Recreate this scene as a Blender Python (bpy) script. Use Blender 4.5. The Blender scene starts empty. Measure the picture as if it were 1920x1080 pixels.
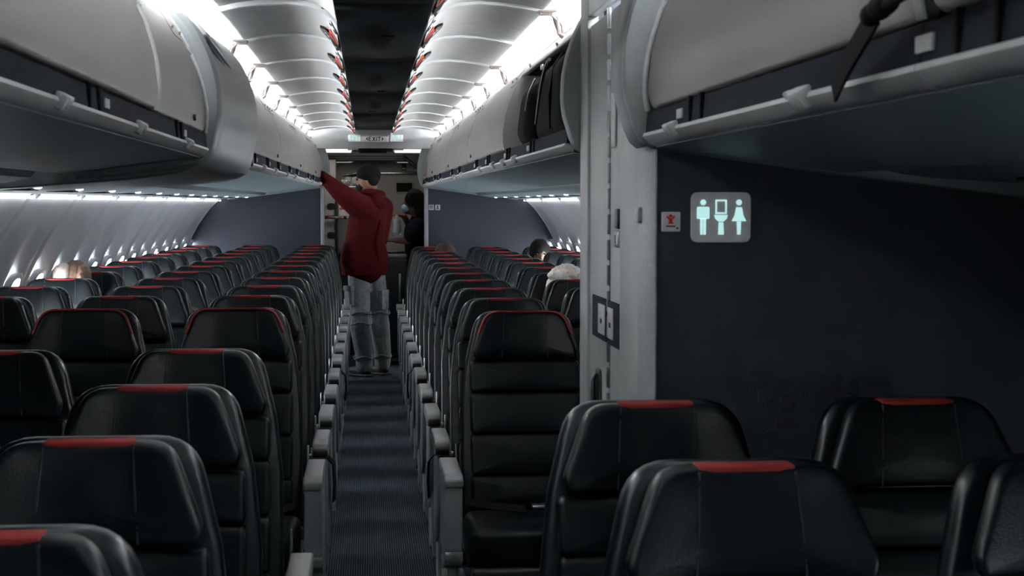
import bpy, bmesh, math, random
from mathutils import Vector, Matrix, Euler
random.seed(7)
S = bpy.context.scene
COL = S.collection
PI = math.pi

# ------------------------------------------------------------------ camera, world, exposure
cd = bpy.data.cameras.new('camera'); cam = bpy.data.objects.new('camera', cd); COL.objects.link(cam)
cam.location = (-.05, 0, 1.5)
cam.rotation_euler = (PI/2 - math.atan(159/3000), 0, -math.atan(270/3000*math.cos(math.atan(.053))))
cd.sensor_width = 36; cd.lens = 56.25; cd.clip_start = .05
cd.dof.use_dof = True; cd.dof.focus_distance = 8.5; cd.dof.aperture_fstop = 15
S.camera = cam
W = bpy.data.worlds.new('world'); S.world = W; W.use_nodes = True
bg = W.node_tree.nodes['Background']; bg.inputs[0].default_value = (.62, .9, 1, 1); bg.inputs[1].default_value = .04
S.view_settings.view_transform = 'Standard'; S.view_settings.look = 'None'
S.view_settings.exposure = 1.55; S.view_settings.gamma = 1; S.view_settings.use_curve_mapping = False
COVE = 39.0; STRIP = 4.2; PANE = 20.0; GALLEY = .40
ga = bpy.data.lights.new('galley_fill', 'AREA'); ga.shape = 'RECTANGLE'; ga.size = .9; ga.size_y = .35; ga.energy = 1.3; ga.color = (1, .93, .85)  # added unseen fill lamp that brightens the galley back wall
go = bpy.data.objects.new('galley_fill', ga); COL.objects.link(go); go.location = (0, 15.25, 2.0); go.rotation_euler = (math.radians(22), 0, 0)

# ------------------------------------------------------------------ materials
MATS = {}
def mat(name, col, rough=.5, metal=0, bump=0, scale=60, var=.12, emit=0, ecol=None, spec=.5, coat=0, alpha=1, trans=0):
    m = bpy.data.materials.new(name); m.use_nodes = True; nt = m.node_tree; b = nt.nodes['Principled BSDF']
    b.inputs['Roughness'].default_value = rough; b.inputs['Metallic'].default_value = metal
    b.inputs['Specular IOR Level'].default_value = spec
    if coat: b.inputs['Coat Weight'].default_value = coat; b.inputs['Coat Roughness'].default_value = .25
    if trans: b.inputs['Transmission Weight'].default_value = trans
    b.inputs['Alpha'].default_value = alpha
    tc = nt.nodes.new('ShaderNodeTexCoord'); n = nt.nodes.new('ShaderNodeTexNoise')
    n.inputs['Scale'].default_value = scale; n.inputs['Detail'].default_value = 4
    nt.links.new(tc.outputs['Object'], n.inputs['Vector'])
    r = nt.nodes.new('ShaderNodeValToRGB')
    r.color_ramp.elements[0].position = .3; r.color_ramp.elements[1].position = .7
    r.color_ramp.elements[0].color = [c*(1-var) for c in col] + [1]
    r.color_ramp.elements[1].color = [c*(1+var) for c in col] + [1]
    nt.links.new(n.outputs['Fac'], r.inputs[0]); nt.links.new(r.outputs[0], b.inputs['Base Color'])
    if bump:
        bp = nt.nodes.new('ShaderNodeBump'); bp.inputs['Strength'].default_value = bump; bp.inputs['Distance'].default_value = .004
        nt.links.new(n.outputs['Fac'], bp.inputs['Height']); nt.links.new(bp.outputs[0], b.inputs['Normal'])
    if emit:
        b.inputs['Emission Color'].default_value = list(ecol or col) + [1]; b.inputs['Emission Strength'].default_value = emit
    MATS[name] = m
    return m
leather = mat('leather', (.0028, .0058, .0074), .36, bump=.16, scale=260, var=.25, spec=.25)
shellm = mat('seat_shell', (.0022, .0055, .0075), .30, bump=.05, scale=200, spec=.36)
seamm = mat('seam_thread', (.012, .016, .02), .5)
redm = mat('red_fabric', (.215, .006, .006), .75, bump=.3, scale=400)
pipem = mat('red_piping', (.22, .012, .008), .6)
armm = mat('grey_armrest_plastic', (.19, .215, .222), .5, bump=.1, scale=200)
capm = mat('grey_armrest_cap', (.18, .186, .188), .34, bump=.1, scale=180, spec=.6)
darkm = mat('dark_metal', (.02, .023, .027), .4, metal=.4)
steel = mat('brushed_steel', (.45, .47, .48), .28, metal=1, var=.05)
blackm = mat('black_plastic', (.006, .008, .010), .45)
webm = mat('black_webbing', (.0045, .006, .007), .85, bump=.5, scale=500, spec=.15)
binm = mat('warm_grey_bin_door', (.225, .211, .197), .42, bump=.04, scale=90, var=.03)
trimm = mat('grey_bin_plastic', (.185, .200, .204), .40, var=.04)
underm = mat('grey_blue_bin_underside', (.185, .235, .258), .5, bump=.05, scale=200, var=.06)
chanm = mat('navy_lip_channel', (.010, .013, .020), .75, spec=.08)
railm = mat('white_rail', (.46, .47, .47), .35, var=.04)
tagm = mat('pale_clip', (.42, .43, .43), .45)
brackm = mat('taupe_bracket', (.20, .17, .155), .5)
beadm = mat('satin_edge', (.42, .44, .45), .3, spec=.7)
screwm = mat('screw_brown', (.06, .045, .04), .4, metal=.6)
ceilm = mat('white_ceiling_panel', (.84, .85, .85), .38, bump=.05, scale=14, var=.05)
cenm = mat('shade_toned_ceiling_panel', (.022, .033, .039), .5, var=.1, scale=8)  # near-black colour stands in for shade the cove light leaves on the centre panel
crownm = mat('dark_lining', (.05, .055, .06), .8)
wallm = mat('pale_sidewall', (.42, .435, .46), .42, bump=.04, scale=150, var=.03)
navym = mat('navy_bulkhead_laminate', (.019, .0245, .040), .6, bump=.35, scale=350, var=.22)
doorm = mat('pale_lavatory_door', (.265, .278, .275), .42, bump=.05, scale=220, var=.03)
postm = mat('grey_post', (.235, .248, .26), .4)
signm = mat('grey_sign_plate', (.36, .36, .37), .45, emit=.022, ecol=(.6, .62, .62))
glowm = mat('lit_cyan_pictogram', (.5, .85, .85), .5, emit=.24, ecol=(.62, .98, .97))
dimglow = mat('dim_cyan_pictogram', (.45, .7, .7), .5, emit=.06, ecol=(.62, .98, .97))
exitm = mat('exit_plate', (.42, .40, .41), .4, emit=.015, ecol=(.8, .75, .78))
blackred = mat('dark_letter', (.02, .004, .006), .6)
galm = mat('beige_galley_panel', (.36, .35, .325), .5, bump=.06, scale=90, var=.05)
galdark = mat('galley_dark', (.018, .022, .024), .4)
skin_l = mat('skin_tan', (.22, .105, .065), .55, var=.08); skin_d = mat('skin_brown', (.10, .045, .028), .55, var=.1)
hoodm = mat('maroon_fleece', (.047, .0038, .005), .95, bump=.5, scale=45, var=.18, spec=.08)
trousm = mat('grey_cotton', (.165, .182, .182), .9, bump=.6, scale=30, var=.25, spec=.1)
capk = mat('black_cap_cloth', (.004, .005, .006), .9, spec=.12); beardm = mat('black_hair', (.005, .0045, .0045), .75, bump=.6, scale=200, spec=.15)
shoem = mat('dark_shoe', (.015, .016, .018), .6)
uniform = mat('navy_uniform', (.006, .008, .013), .9, bump=.3, scale=60, spec=.08)
maskm = mat('pale_blue_mask', (.25, .42, .52), .8)
whitehair = mat('white_hair', (.86, .78, .71), .7, bump=.9, scale=60, var=.2)
blondhair = mat('light_brown_hair', (.15, .085, .055), .6, bump=.9, scale=70, var=.35)
palehair = mat('pale_blond_hair', (.72, .60, .55), .6, bump=.9, scale=70, var=.15)
brownhair = mat('dark_brown_hair', (.030, .012, .009), .8, bump=.7, scale=120)
shirtm = mat('dark_shirt', (.02, .022, .028), .9, spec=.1)
orange = mat('orange_plastic', (.60, .085, .012), .5); redflag = mat('red_plastic', (.48, .016, .006), .6, spec=.15)
paperm = mat('white_paper', (.7, .7, .69), .6)
clearm = mat('clear_plastic', (.85, .88, .88), .12, trans=.75, var=.02, spec=.6)
lampm = mat('cove_lamp', (1, 1, 1), .5, emit=COVE, ecol=(.96, .98, 1)); stripm = mat('sidewall_lamp', (.9, .92, .92), .5, emit=STRIP, ecol=(.95, .98, 1))
dimpane = mat('shaded_window', (.6, .65, .7), .3, emit=7.0, ecol=(.85, .95, 1))
panem = mat('lit_window', (.8, .85, .9), .3, emit=PANE, ecol=(.90, .96, 1)); readm = mat('reading_lamp', (1, 1, 1), .4, emit=.7, ecol=(.95, 1, 1))
galamp = mat('galley_lamp', (1, .95, .9), .4, emit=GALLEY, ecol=(1, .93, .86))
def carpet():
    m = mat('ribbed_carpet', (.030, .042, .055), .95, var=.2, scale=120)
    nt = m.node_tree; b = nt.nodes['Principled BSDF']; b.inputs['Specular IOR Level'].default_value = .15
    tc = nt.nodes.new('ShaderNodeTexCoord'); w = nt.nodes.new('ShaderNodeTexWave'); w.bands_direction = 'X'
    w.inputs['Scale'].default_value = 32; w.inputs['Distortion'].default_value = 1.2; w.inputs['Detail Scale'].default_value = 6
    v = nt.nodes.new('ShaderNodeTexWave'); v.bands_direction = 'Y'; v.inputs['Scale'].default_value = 16; v.inputs['Distortion'].default_value = 3
    mx = nt.nodes.new('ShaderNodeMath'); mx.operation = 'MULTIPLY_ADD'; mx.inputs[1].default_value = .45
    nt.links.new(tc.outputs['Object'], w.inputs[0]); nt.links.new(tc.outputs['Object'], v.inputs[0])
    nt.links.new(v.outputs['Fac'], mx.inputs[0]); nt.links.new(w.outputs['Fac'], mx.inputs[2])
    r = nt.nodes.new('ShaderNodeValToRGB'); r.color_ramp.elements[0].color = (.009, .0135, .018, 1); r.color_ramp.elements[1].color = (.080, .108, .13, 1)
    r.color_ramp.elements[0].position = .25; r.color_ramp.elements[1].position = 1.0
    nt.links.new(mx.outputs[0], r.inputs[0]); nt.links.new(r.outputs[0], b.inputs['Base Color'])
    bp = nt.nodes.new('ShaderNodeBump'); bp.inputs['Strength'].default_value = .8; bp.inputs['Distance'].default_value = .003
    nt.links.new(mx.outputs[0], bp.inputs['Height']); nt.links.new(bp.outputs[0], b.inputs['Normal'])
    return m
carpetm = carpet()

# ------------------------------------------------------------------ helpers
def finish(bm, name, m, angle=.7):
    bmesh.ops.recalc_face_normals(bm, faces=bm.faces)
    me = bpy.data.meshes.new(name); bm.to_mesh(me); bm.free()
    for p in me.polygons: p.use_smooth = p.material_index == 0; p.material_index = 0
    me.set_sharp_from_angle(angle=angle)
    if m: me.materials.append(m)
    return me
def link(name, me, parent=None, loc=(0, 0, 0), label=None):
    o = bpy.data.objects.new(name, me); COL.objects.link(o); o.location = loc
    if parent: o.parent = parent
    if label: o['label'] = label
    return o
def obj(name, bm, m, parent=None, loc=(0, 0, 0), angle=.7, label=None):
    return link(name, finish(bm, name, m, angle), parent, loc, label)
def thing(name, label, cat, loc=(0, 0, 0), group=None):
    o = bpy.data.objects.new(name, None); COL.objects.link(o); o.location = loc; o.empty_display_size = .1
    o['label'] = label; o['category'] = cat
    if group: o['group'] = group
    return o
def struct(name, bm, m, angle=.7, label=None, cat=None):
    o = obj(name, bm, m, None, angle=angle); o['kind'] = 'structure'
    if label: o['label'] = label
    return o
def box(bm, c, s, bev=0, seg=2, rot=None):
    t = bmesh.new(); bmesh.ops.create_cube(t, size=1)
    bmesh.ops.scale(t, vec=s, verts=t.verts)
    if bev: bmesh.ops.bevel(t, geom=list(t.edges), offset=bev, segments=seg, profile=.5, affect='EDGES')
    t.normal_update()
    for f in t.faces: f.material_index = 1 if max(abs(c) for c in f.normal) > .9999 else 0
    M = Matrix.Translation(c) @ (Euler(rot).to_matrix().to_4x4() if rot else Matrix.Identity(4))
    bmesh.ops.transform(t, matrix=M, verts=t.verts); merge(bm, t)
def merge(bm, t):
    vm = {v: bm.verts.new(v.co) for v in t.verts}
    for f in t.faces:
        try: bm.faces.new([vm[v] for v in f.verts]).material_index = f.material_index
        except ValueError: pass
    t.free()
def prism(bm, poly, axis, a, b, bev=0):
    """extrude a closed 2-D polygon along an axis ('X': poly=(y,z); 'Y': (x,z); 'Z': (x,y))"""
    t = bmesh.new()
    f3 = {'X': lambda p, k: (k, p[0], p[1]), 'Y': lambda p, k: (p[0], k, p[1]), 'Z': lambda p, k: (p[0], p[1], k)}[axis]
    A = [t.verts.new(f3(p, a)) for p in poly]; B = [t.verts.new(f3(p, b)) for p in poly]; n = len(poly)
    fa = t.faces.new(A); fb = t.faces.new(B[::-1])
    for i in range(n): t.faces.new((A[i], B[i], B[(i+1) % n], A[(i+1) % n]))
    bmesh.ops.recalc_face_normals(t, faces=t.faces)
    if bev: bmesh.ops.bevel(t, geom=list(set(fa.edges) | set(fb.edges)), offset=bev, segments=2, profile=.5, affect='EDGES')
    t.normal_update(); ax = 'XYZ'.index(axis)
    for f in t.faces: f.material_index = 1 if abs(f.normal[ax]) > .9999 else 0
    merge(bm, t)
def tube(bm, pts, r, n=8, closed=False, rs=None):
    P = [Vector(p) for p in pts]; rings = []
    for i, p in enumerate(P):
        d = (P[min(i+1, len(P)-1)] - P[max(i-1, 0)]) if not closed else (P[(i+1) % len(P)] - P[i-1])
        d.normalize(); u = d.cross(Vector((0, 0, 1)) if abs(d.z) < .9 else Vector((0, 1, 0))).normalized(); v = d.cross(u)
        rr = rs[i] if rs else r
        rings.append([bm.verts.new(p + (u*math.cos(2*PI*k/n) + v*math.sin(2*PI*k/n))*rr) for k in range(n)])
    m = len(rings)
    for i in range(m if closed else m-1):
        A, B = rings[i], rings[(i+1) % m]
        for k in range(n): bm.faces.new((A[k], A[(k+1) % n], B[(k+1) % n], B[k]))
    if not closed: bm.faces.new(rings[0][::-1]); bm.faces.new(rings[-1])
def cyl(bm, p0, p1, r, n=16): tube(bm, [p0, p1], r, n)
def ribbon(bm, pts, wvec, th):
    """flat strap along pts, half-width vector wvec"""
    w = Vector(wvec); P = [Vector(p) for p in pts]; R = []
    for i, p in enumerate(P):
        d = (P[min(i+1, len(P)-1)] - P[max(i-1, 0)]).normalized(); n = d.cross(w).normalized()*th
        R.append([bm.verts.new(p + a*w + b*n) for a, b in ((-1, -1), (1, -1), (1, 1), (-1, 1))])
    for A, B in zip(R, R[1:]):
        for k in range(4): bm.faces.new((A[k], A[(k+1) % 4], B[(k+1) % 4], B[k]))
    bm.faces.new(R[0][::-1]); bm.faces.new(R[-1])
def ellipsoid(bm, c, r, rot=None, seg=16):
    t = bmesh.new(); bmesh.ops.create_uvsphere(t, u_segments=seg, v_segments=seg//2+2, radius=1)
    M = Matrix.Translation(c) @ (Euler(rot).to_matrix().to_4x4() if rot else Matrix.Identity(4)) @ Matrix.Diagonal((*r, 1))
    bmesh.ops.transform(t, matrix=M, verts=t.verts); merge(bm, t)
def limb(bm, *pr):
    """tapered capsule chain: (point, radius), ..."""
    for (p, r), (q, s) in zip(pr, pr[1:]):
        P, Q = Vector(p), Vector(q); k = 6
        tube(bm, [P.lerp(Q, i/k) for i in range(k+1)], 0, 12, rs=[r+(s-r)*i/k for i in range(k+1)])
    for p, r in pr: ellipsoid(bm, p, (r, r, r), seg=12)
def round_poly(pts, rad, seg=5, sub=1):
    """polygon with rounded corners; rad a number or one per corner; straight runs subdivided"""
    out = []; n = len(pts); rr = rad if isinstance(rad, (list, tuple)) else [rad]*n
    for i in range(n):
        p0, p, p1 = Vector(pts[i-1]), Vector(pts[i]), Vector(pts[(i+1) % n]); r = rr[i]
        a = (p0-p).normalized(); b = (p1-p).normalized(); ang = a.angle(b)
        d = min(r/math.tan(ang/2), (p0-p).length*.49, (p1-p).length*.49)
        A, B = p+a*d, p+b*d
        for k in range(seg+1):
            t = k/seg; out.append(tuple((1-t)**2*A + 2*t*(1-t)*p + t*t*B))
    if sub > 1:
        o2 = []
        for i, p in enumerate(out):
            q = out[(i+1) % len(out)]; L = math.dist(p, q); o2.append(p)
            k = max(1, math.ceil(L/sub)) if sub > 1 else 1
            for j in range(1, k): o2.append((p[0]+(q[0]-p[0])*j/k, p[1]+(q[1]-p[1])*j/k))
        out = o2
    return out
def densify(out, step):
    o2 = []
    for i, p in enumerate(out):
        q = out[(i+1) % len(out)]; L = math.dist(p, q); o2.append(p); k = max(1, math.ceil(L/step))
        for j in range(1, k): o2.append((p[0]+(q[0]-p[0])*j/k, p[1]+(q[1]-p[1])*j/k))
    return o2
def slab(bm, outline, t, r, warp=lambda u, v, w: (u, w, v), bulge=0, rings=5, back_r=0):
    """rounded-edge plate: outline in (u,v), w=0 front, w=t back"""
    n = len(outline); area = sum(outline[i][0]*outline[(i+1) % n][1]-outline[(i+1) % n][0]*outline[i][1] for i in range(n))
    if area < 0: outline = outline[::-1]
    P = [Vector(p) for p in outline]; N = []
    for i in range(n):
        a = (P[i]-P[i-1]); b = (P[(i+1) % n]-P[i])
        na = Vector((-a.y, a.x)).normalized() if a.length > 1e-9 else Vector((0, 0)); nb = Vector((-b.y, b.x)).normalized() if b.length > 1e-9 else na
        v = (na+nb); N.append(v.normalized() if v.length > 1e-6 else nb)
    c = sum(P, Vector((0, 0)))/n
    def ring(ins, w, s=1):
        return [bm.verts.new(warp(*(c+(P[i]+N[i]*ins-c)*s), w)) for i in range(n)]
    R = []
    for k in range(1, rings): s = k/rings; R.append(ring(r, -bulge*(1-s*s), s))
    for k in range(5): a = k/4*PI/2; R.append(ring(r*(1-math.sin(a)), r*(1-math.cos(a))))
    if back_r:
        for k in range(1, 5): a = k/4*PI/2; R.append(ring(back_r*(1-math.cos(a)), t-back_r*(1-math.sin(a))))
    else: R.append(ring(0, t))
    for k in range(rings-1, 0, -1): R.append(ring(back_r, t, k/rings))
    for A, B in zip(R, R[1:]):
        for i in range(n): bm.faces.new((A[i], A[(i+1) % n], B[(i+1) % n], B[i]))
    f = bm.verts.new(warp(c.x, c.y, -bulge)); b = bm.verts.new(warp(c.x, c.y, t))
    for i in range(n):
        bm.faces.new((f, R[0][(i+1) % n], R[0][i])); bm.faces.new((b, R[-1][i], R[-1][(i+1) % n]))
def loft(bm, rings, cap=True):
    R = [[bm.verts.new(p) for p in r] for r in rings]; n = len(R[0])
    for A, B in zip(R, R[1:]):
        for i in range(n): bm.faces.new((A[i], A[(i+1) % n], B[(i+1) % n], B[i]))
    if cap: bm.faces.new(R[0][::-1]); bm.faces.new(R[-1])
def sheet(bm, rows):
    R = [[bm.verts.new(p) for p in r] for r in rows]
    for A, B in zip(R, R[1:]):
        for i in range(len(A)-1): bm.faces.new((A[i], A[i+1], B[i+1], B[i]))
def remesh(bm, name, m, voxel, smooth=6):
    me = bpy.data.meshes.new('tmp'); bm.to_mesh(me); bm.free()
    o = bpy.data.objects.new('tmp', me); COL.objects.link(o)
    md = o.modifiers.new('r', 'REMESH'); md.mode = 'VOXEL'; md.voxel_size = voxel
    if smooth: ms = o.modifiers.new('s', 'SMOOTH'); ms.factor = .5; ms.iterations = smooth
    dg = bpy.context.evaluated_depsgraph_get(); dg.update()
    out = bpy.data.meshes.new_from_object(o.evaluated_get(dg)); out.name = name
    bpy.data.objects.remove(o); bpy.data.meshes.remove(me)
    for p in out.polygons: p.use_smooth = True
    out.materials.clear(); out.materials.append(m)
    return out
def lerp(a, b, t): return a+(b-a)*t
def interp(x, pts):
    if x <= pts[0][0]: return pts[0][1]
    for (a, p), (b, q) in zip(pts, pts[1:]):
        if x <= b: return lerp(p, q, (x-a)/(b-a))
    return pts[-1][1]

# ================================================================== STRUCTURE
bm = bmesh.new(); box(bm, (0, 7.5, -.03), (3.9, 18.4, .06)); struct('floor', bm, carpetm, label='dark ribbed navy carpet along the aisle and under the seats')
# crown lining over everything
bm = bmesh.new()
crown = [(1.86*math.cos(a), .78+1.78*math.sin(a)) for a in [PI*i/24 for i in range(25)]]
sheet(bm, [[(x, y, z) for x, z in crown] for y in (-1.6, 16.7)])
struct('ceiling', bm, crownm)
ceiling = bpy.data.objects['ceiling']

# sidewalls ---------------------------------------------------------
WP = [(1.405, 1.60), (1.425, 1.56), (1.445, 1.52), (1.50, 1.46), (1.56, 1.39), (1.615, 1.31), (1.665, 1.22), (1.705, 1.13), (1.745, 1.02), (1.785, .88), (1.81, .72), (1.815, .55), (1.79, .38), (1.74, .2), (1.66, 0)]
def taper(y): return -.065*max(0, min(1, (y-11.8)/2.7))
FR = 1.067; J0 = 6.79
def wall(side, y0, y1, name):
    bm = bmesh.new(); sheet(bm, [[(side*(x+.03+taper(y)), y, z) for x, z in WP] for y in [lerp(y0, y1, i/12) for i in range(13)]])
    w = struct(name, bm, crownm)
    k0 = math.floor((y0-J0)/FR)
    k = k0
    while J0+k*FR < y1:
        a = max(J0+k*FR, y0)+.004; b = min(J0+(k+1)*FR, y1)-.004; k += 1
        if b-a < .1: continue
        bm = bmesh.new(); rows = []
        for i in range(25):
            y = lerp(a, b, i/24); r = []
            ph = (y-(J0+(k-1)*FR))/(FR/2)*2*PI
            e = .02*min(1, min(y-a, b-y)/.02)-.02
            for x, z in WP:
                g = max(0, min(1, (1.52-z)/.12))
                r.append((side*(x+taper(y) - (.020*math.cos(ph)*g + e)), y, z))
            rows.append(r)
        sheet(bm, rows); obj('sidewall_panel', bm, wallm, w)
    return w
wall_left = wall(-1, -1.2, 14.5, 'wall_left'); wall_right = wall(1, 4.45, 14.5, 'wall_right')
bm = bmesh.new(); sheet(bm, [[(x+.0, y, z) for x, z in WP] for y in (-1.2, 3.3)]); struct('wall_front_right', bm, wallm)

# windows
nwin = 0
def wx(z): return interp(-z, [(-zz, x) for x, zz in WP])
def window(side, y, pm=None):
    global nwin; nwin += 1
    zc = 1.005; bm = bmesh.new()
    ol = round_poly([(-.115, -.17), (.115, -.17), (.115, .17), (-.115, .17)], .085, 6)
    def wr(off): return lambda u, v, w: (side*(wx(zc+v)+taper(y)-off+w), y+u, zc+v)
    inner = round_poly([(-.09, -.145), (.09, -.145), (.09, .145), (-.09, .145)], .07, 6)
    n = len(ol); rings = []
    for o_, off in ((ol, -.004), (ol, .026), ([(a*.95, b*.96) for a, b in ol], .030), (inner, .029), (inner, .005)):
        rings.append([wr(off)(u, v, 0) for u, v in o_])
    loft(bm, rings, cap=False)
    o = struct('window_%d' % nwin, bm, wallm, label='rounded cabin window in the sidewall')
    bm = bmesh.new(); slab(bm, inner, .004, .002, wr(.022)); obj('pane', bm, pm or panem, o)
for k in range(-1, 15): window(-1, J0-.0+FR/4+k*FR/2)
for yy in (.75, 1.28): window(1, yy, dimpane)
for k in range(4, 15): window(1, J0+FR/4+k*FR/2)

# centre ceiling panel, in lengths
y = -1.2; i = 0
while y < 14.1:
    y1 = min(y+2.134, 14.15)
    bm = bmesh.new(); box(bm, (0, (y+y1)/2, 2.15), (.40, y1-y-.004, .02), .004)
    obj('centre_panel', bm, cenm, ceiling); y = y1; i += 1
for (x, yy) in ((0.03, 6.2), (.03, 9.2), (-.02, 11.2)):
    bm = bmesh.new(); box(bm, (x, yy, 2.138), (.05, .05, .006), .002); obj('smoke_vent', bm, blackm, ceiling)

CP = [(1.0, 2.25), (.80, 2.25), (.68, 2.225), (.60, 2.175), (.535, 2.134), (.525, 2.133), (.47, 2.146), (.40, 2.156), (.32, 2.160), (.25, 2.154), (.205, 2.140), (.175, 2.120), (.158, 2.100), (.150, 2.092)]
def cz(x): return interp(-abs(x), [(-a, z) for a, z in CP])
for side in (-1, 1):
    k = -7
    while True:
        a = J0-.42+k*FR; b = a+FR; k += 1
        if a > 14: break
        if b > 14.2: b = 14.2
        gap = .005
        aa, bb = a+gap, b-gap
        if side < 0 and abs(a-5.30) < .3: aa += .05
        if side > 0 and abs(a-7.43) < .3: aa += .018
        if bb-aa < .1: continue
        bm = bmesh.new(); rows = []
        for y, e in ((aa, .006), (aa+.003, -.0025), (aa+.009, -.005), (aa+.03, -.005), (aa+.12, -.0035), (aa+.35, -.001), ((aa+bb)/2, 0), (bb-.12, .0015), (bb-.018, .003), (bb, .010)):
            rows.append([(side*x, y, z+e) for x, z in CP])
        rows2 = [[(p[0], p[1], p[2]+.012) for p in r] for r in rows]
        prof = [[*r, *rr[::-1]] for r, rr in zip(rows, rows2)]
        loft(bm, prof)
        obj('ceiling_panel', bm, ceilm, ceiling, angle=.5)
# bracket hooks between the bin tops and the ceiling panels
for side in (-1, 1):
    for k in range(0, 9):
        yb = J0-.42+k*FR - (FR if side > 0 and k == 0 else 0)
        if yb > 14.1: continue
        bm = bmesh.new()
        loop = [(.520, 2.128), (.560, 2.126), (.572, 2.100), (.585, 2.060), (.598, 2.050), (.592, 2.085), (.580, 2.112), (.600, 2.134)]
        pts = [(side*x, yb, z) for x, z in loop]
        tube(bm, pts[:5], .009, 8); tube(bm, [pts[1], pts[6], pts[5], pts[4]], .0045, 8)
        tube(bm, [(side*.515, yb, 2.13), (side*.57, yb-.02, 2.134), (side*.62, yb, 2.15)], .006, 8)
        o = obj('ceiling_bracket', bm, brackm)
        o['label'] = 'looped metal bracket at the %s ceiling panel edge, %s' % ('left' if side < 0 else 'right', ['nearest of its row', 'second from the camera', 'third from the camera', 'fourth from the camera', 'fifth from the camera', 'sixth from the camera', 'seventh from the camera', 'last before the exit sign', 'at the exit header'][k])
        o['category'] = 'bracket'; o['group'] = 'brackets along the ceiling panels'
# latches along the inner edge of the ceiling panels
ORD = ['nearest', 'second', 'third', 'fourth', 'fifth', 'sixth', 'seventh', 'eighth', 'ninth', 'tenth', 'eleventh', 'twelfth', 'thirteenth', 'fourteenth', 'fifteenth', 'sixteenth']
for side in (-1, 1):
    for k in range(-1 if side > 0 else 0, 9):
        y0 = 5.40+k*FR - (0.12 if side > 0 else 0)
        if y0 > 13.6: continue
        kk = k + (1 if side > 0 else 0)
        t = thing('ceiling_latch', 'red and black latch on the %s ceiling edge, %s from the camera' % ('left' if side < 0 else 'right', ORD[kk]), 'latch', (0, y0, 0), 'latches along the ceiling edge')
        def plate(name, poly, m, off=.004, th=.004):
            bm = bmesh.new(); n = len(poly)
            A = [bm.verts.new((side*x, yy, cz(x)-off-.004)) for x, yy in poly]; B = [bm.verts.new((side*x, yy, cz(x)-off+th+.004)) for x, yy in poly]
            bm.faces.new(A); bm.faces.new(B[::-1])
            for i in range(n): bm.faces.new((A[i], A[(i+1) % n], B[(i+1) % n], B[i]))
            return obj(name, bm, m, t, angle=.3)
        plate('cover_plate', [(.180, .08), (.171, .06), (.155, .28), (.157, .60), (.168, .44), (.179, .26)], railm)
        plate('slot', [(.179, .13), (.170, .13), (.170, .155), (.179, .155)], blackm, .007); plate('slot', [(.168, .24), (.158, .26), (.158, .29), (.168, .27)], blackm, .007)
        plate('wing', [(.220, .48), (.200, .48), (.185, .53), (.190, .80), (.203, .74), (.213, .64), (.219, .56)], darkm, .005)
        plate('wing_slit', [(.206, .55), (.200, .55), (.200, .60), (.206, .60)], railm, .008); plate('wing_slit', [(.196, .57), (.190, .60), (.192, .66), (.197, .66)], railm, .008)
        plate('orange_flag', [(.182, .40), (.169, .40), (.156, .60), (.159, .68), (.188, .52)], orange, .007)
        plate('red_flag', [(.188, .46), (.179, .445), (.162, .60), (.163, .64), (.188, .56)], redflag, .010)
        plate('catch', [(.188, .57), (.164, .64), (.156, .66), (.155, .80), (.170, 1.0), (.186, .74)], capk, .009)
        plate('catch_slit', [(.176, .80), (.168, .84), (.170, .88), (.177, .84)], railm, .011)

# ================================================================== BINS
def profile(P):
    L = [0]
    for p, q in zip(P, P[1:]): L.append(L[-1]+math.dist(p, q))
    def f(v):
        v = max(0, min(L[-1], v))
        for (a, p), (b, q) in zip(zip(L, P), list(zip(L, P))[1:]):
            if v <= b+1e-9:
                k = (v-a)/(b-a); return (lerp(p[0], q[0], k), lerp(p[1], q[1], k))
        return P[-1]
    return f, L
# (d, z): distance outboard of the lip, height.  Doors sit back, end caps and the fairing bulge into the aisle
dprof, DL = profile([(-.010, 1.714), (-.016, 1.745), (-.016, 1.79), (-.006, 1.85), (.012, 1.91), (.038, 1.97), (.070, 2.03), (.105, 2.078)])
cprof, CL = profile([(-.046, 1.714), (-.056, 1.745), (-.060, 1.79), (-.058, 1.85), (-.046, 1.91), (-.026, 1.97), (.004, 2.03), (.045, 2.078)])
LIP = {-1: [(6.3, .558), (14.5, .450)], 1: [(4.4, .524), (7, .505), (10, .497), (14.4, .455)], 2: [(0, .535), (4, .535)]}
def bead(parent, off, side, lip, y, dz=0, r=.006, lo=-.004):
    bm = bmesh.new(); tube(bm, [(side*(lip+dprof(DL[-1]*i/16)[0]+lo), y, dprof(DL[-1]*i/16)[1]+dz) for i in range(17)], r, 8)
    return obj('edge_bead', bm, beadm, parent, off)
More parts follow.
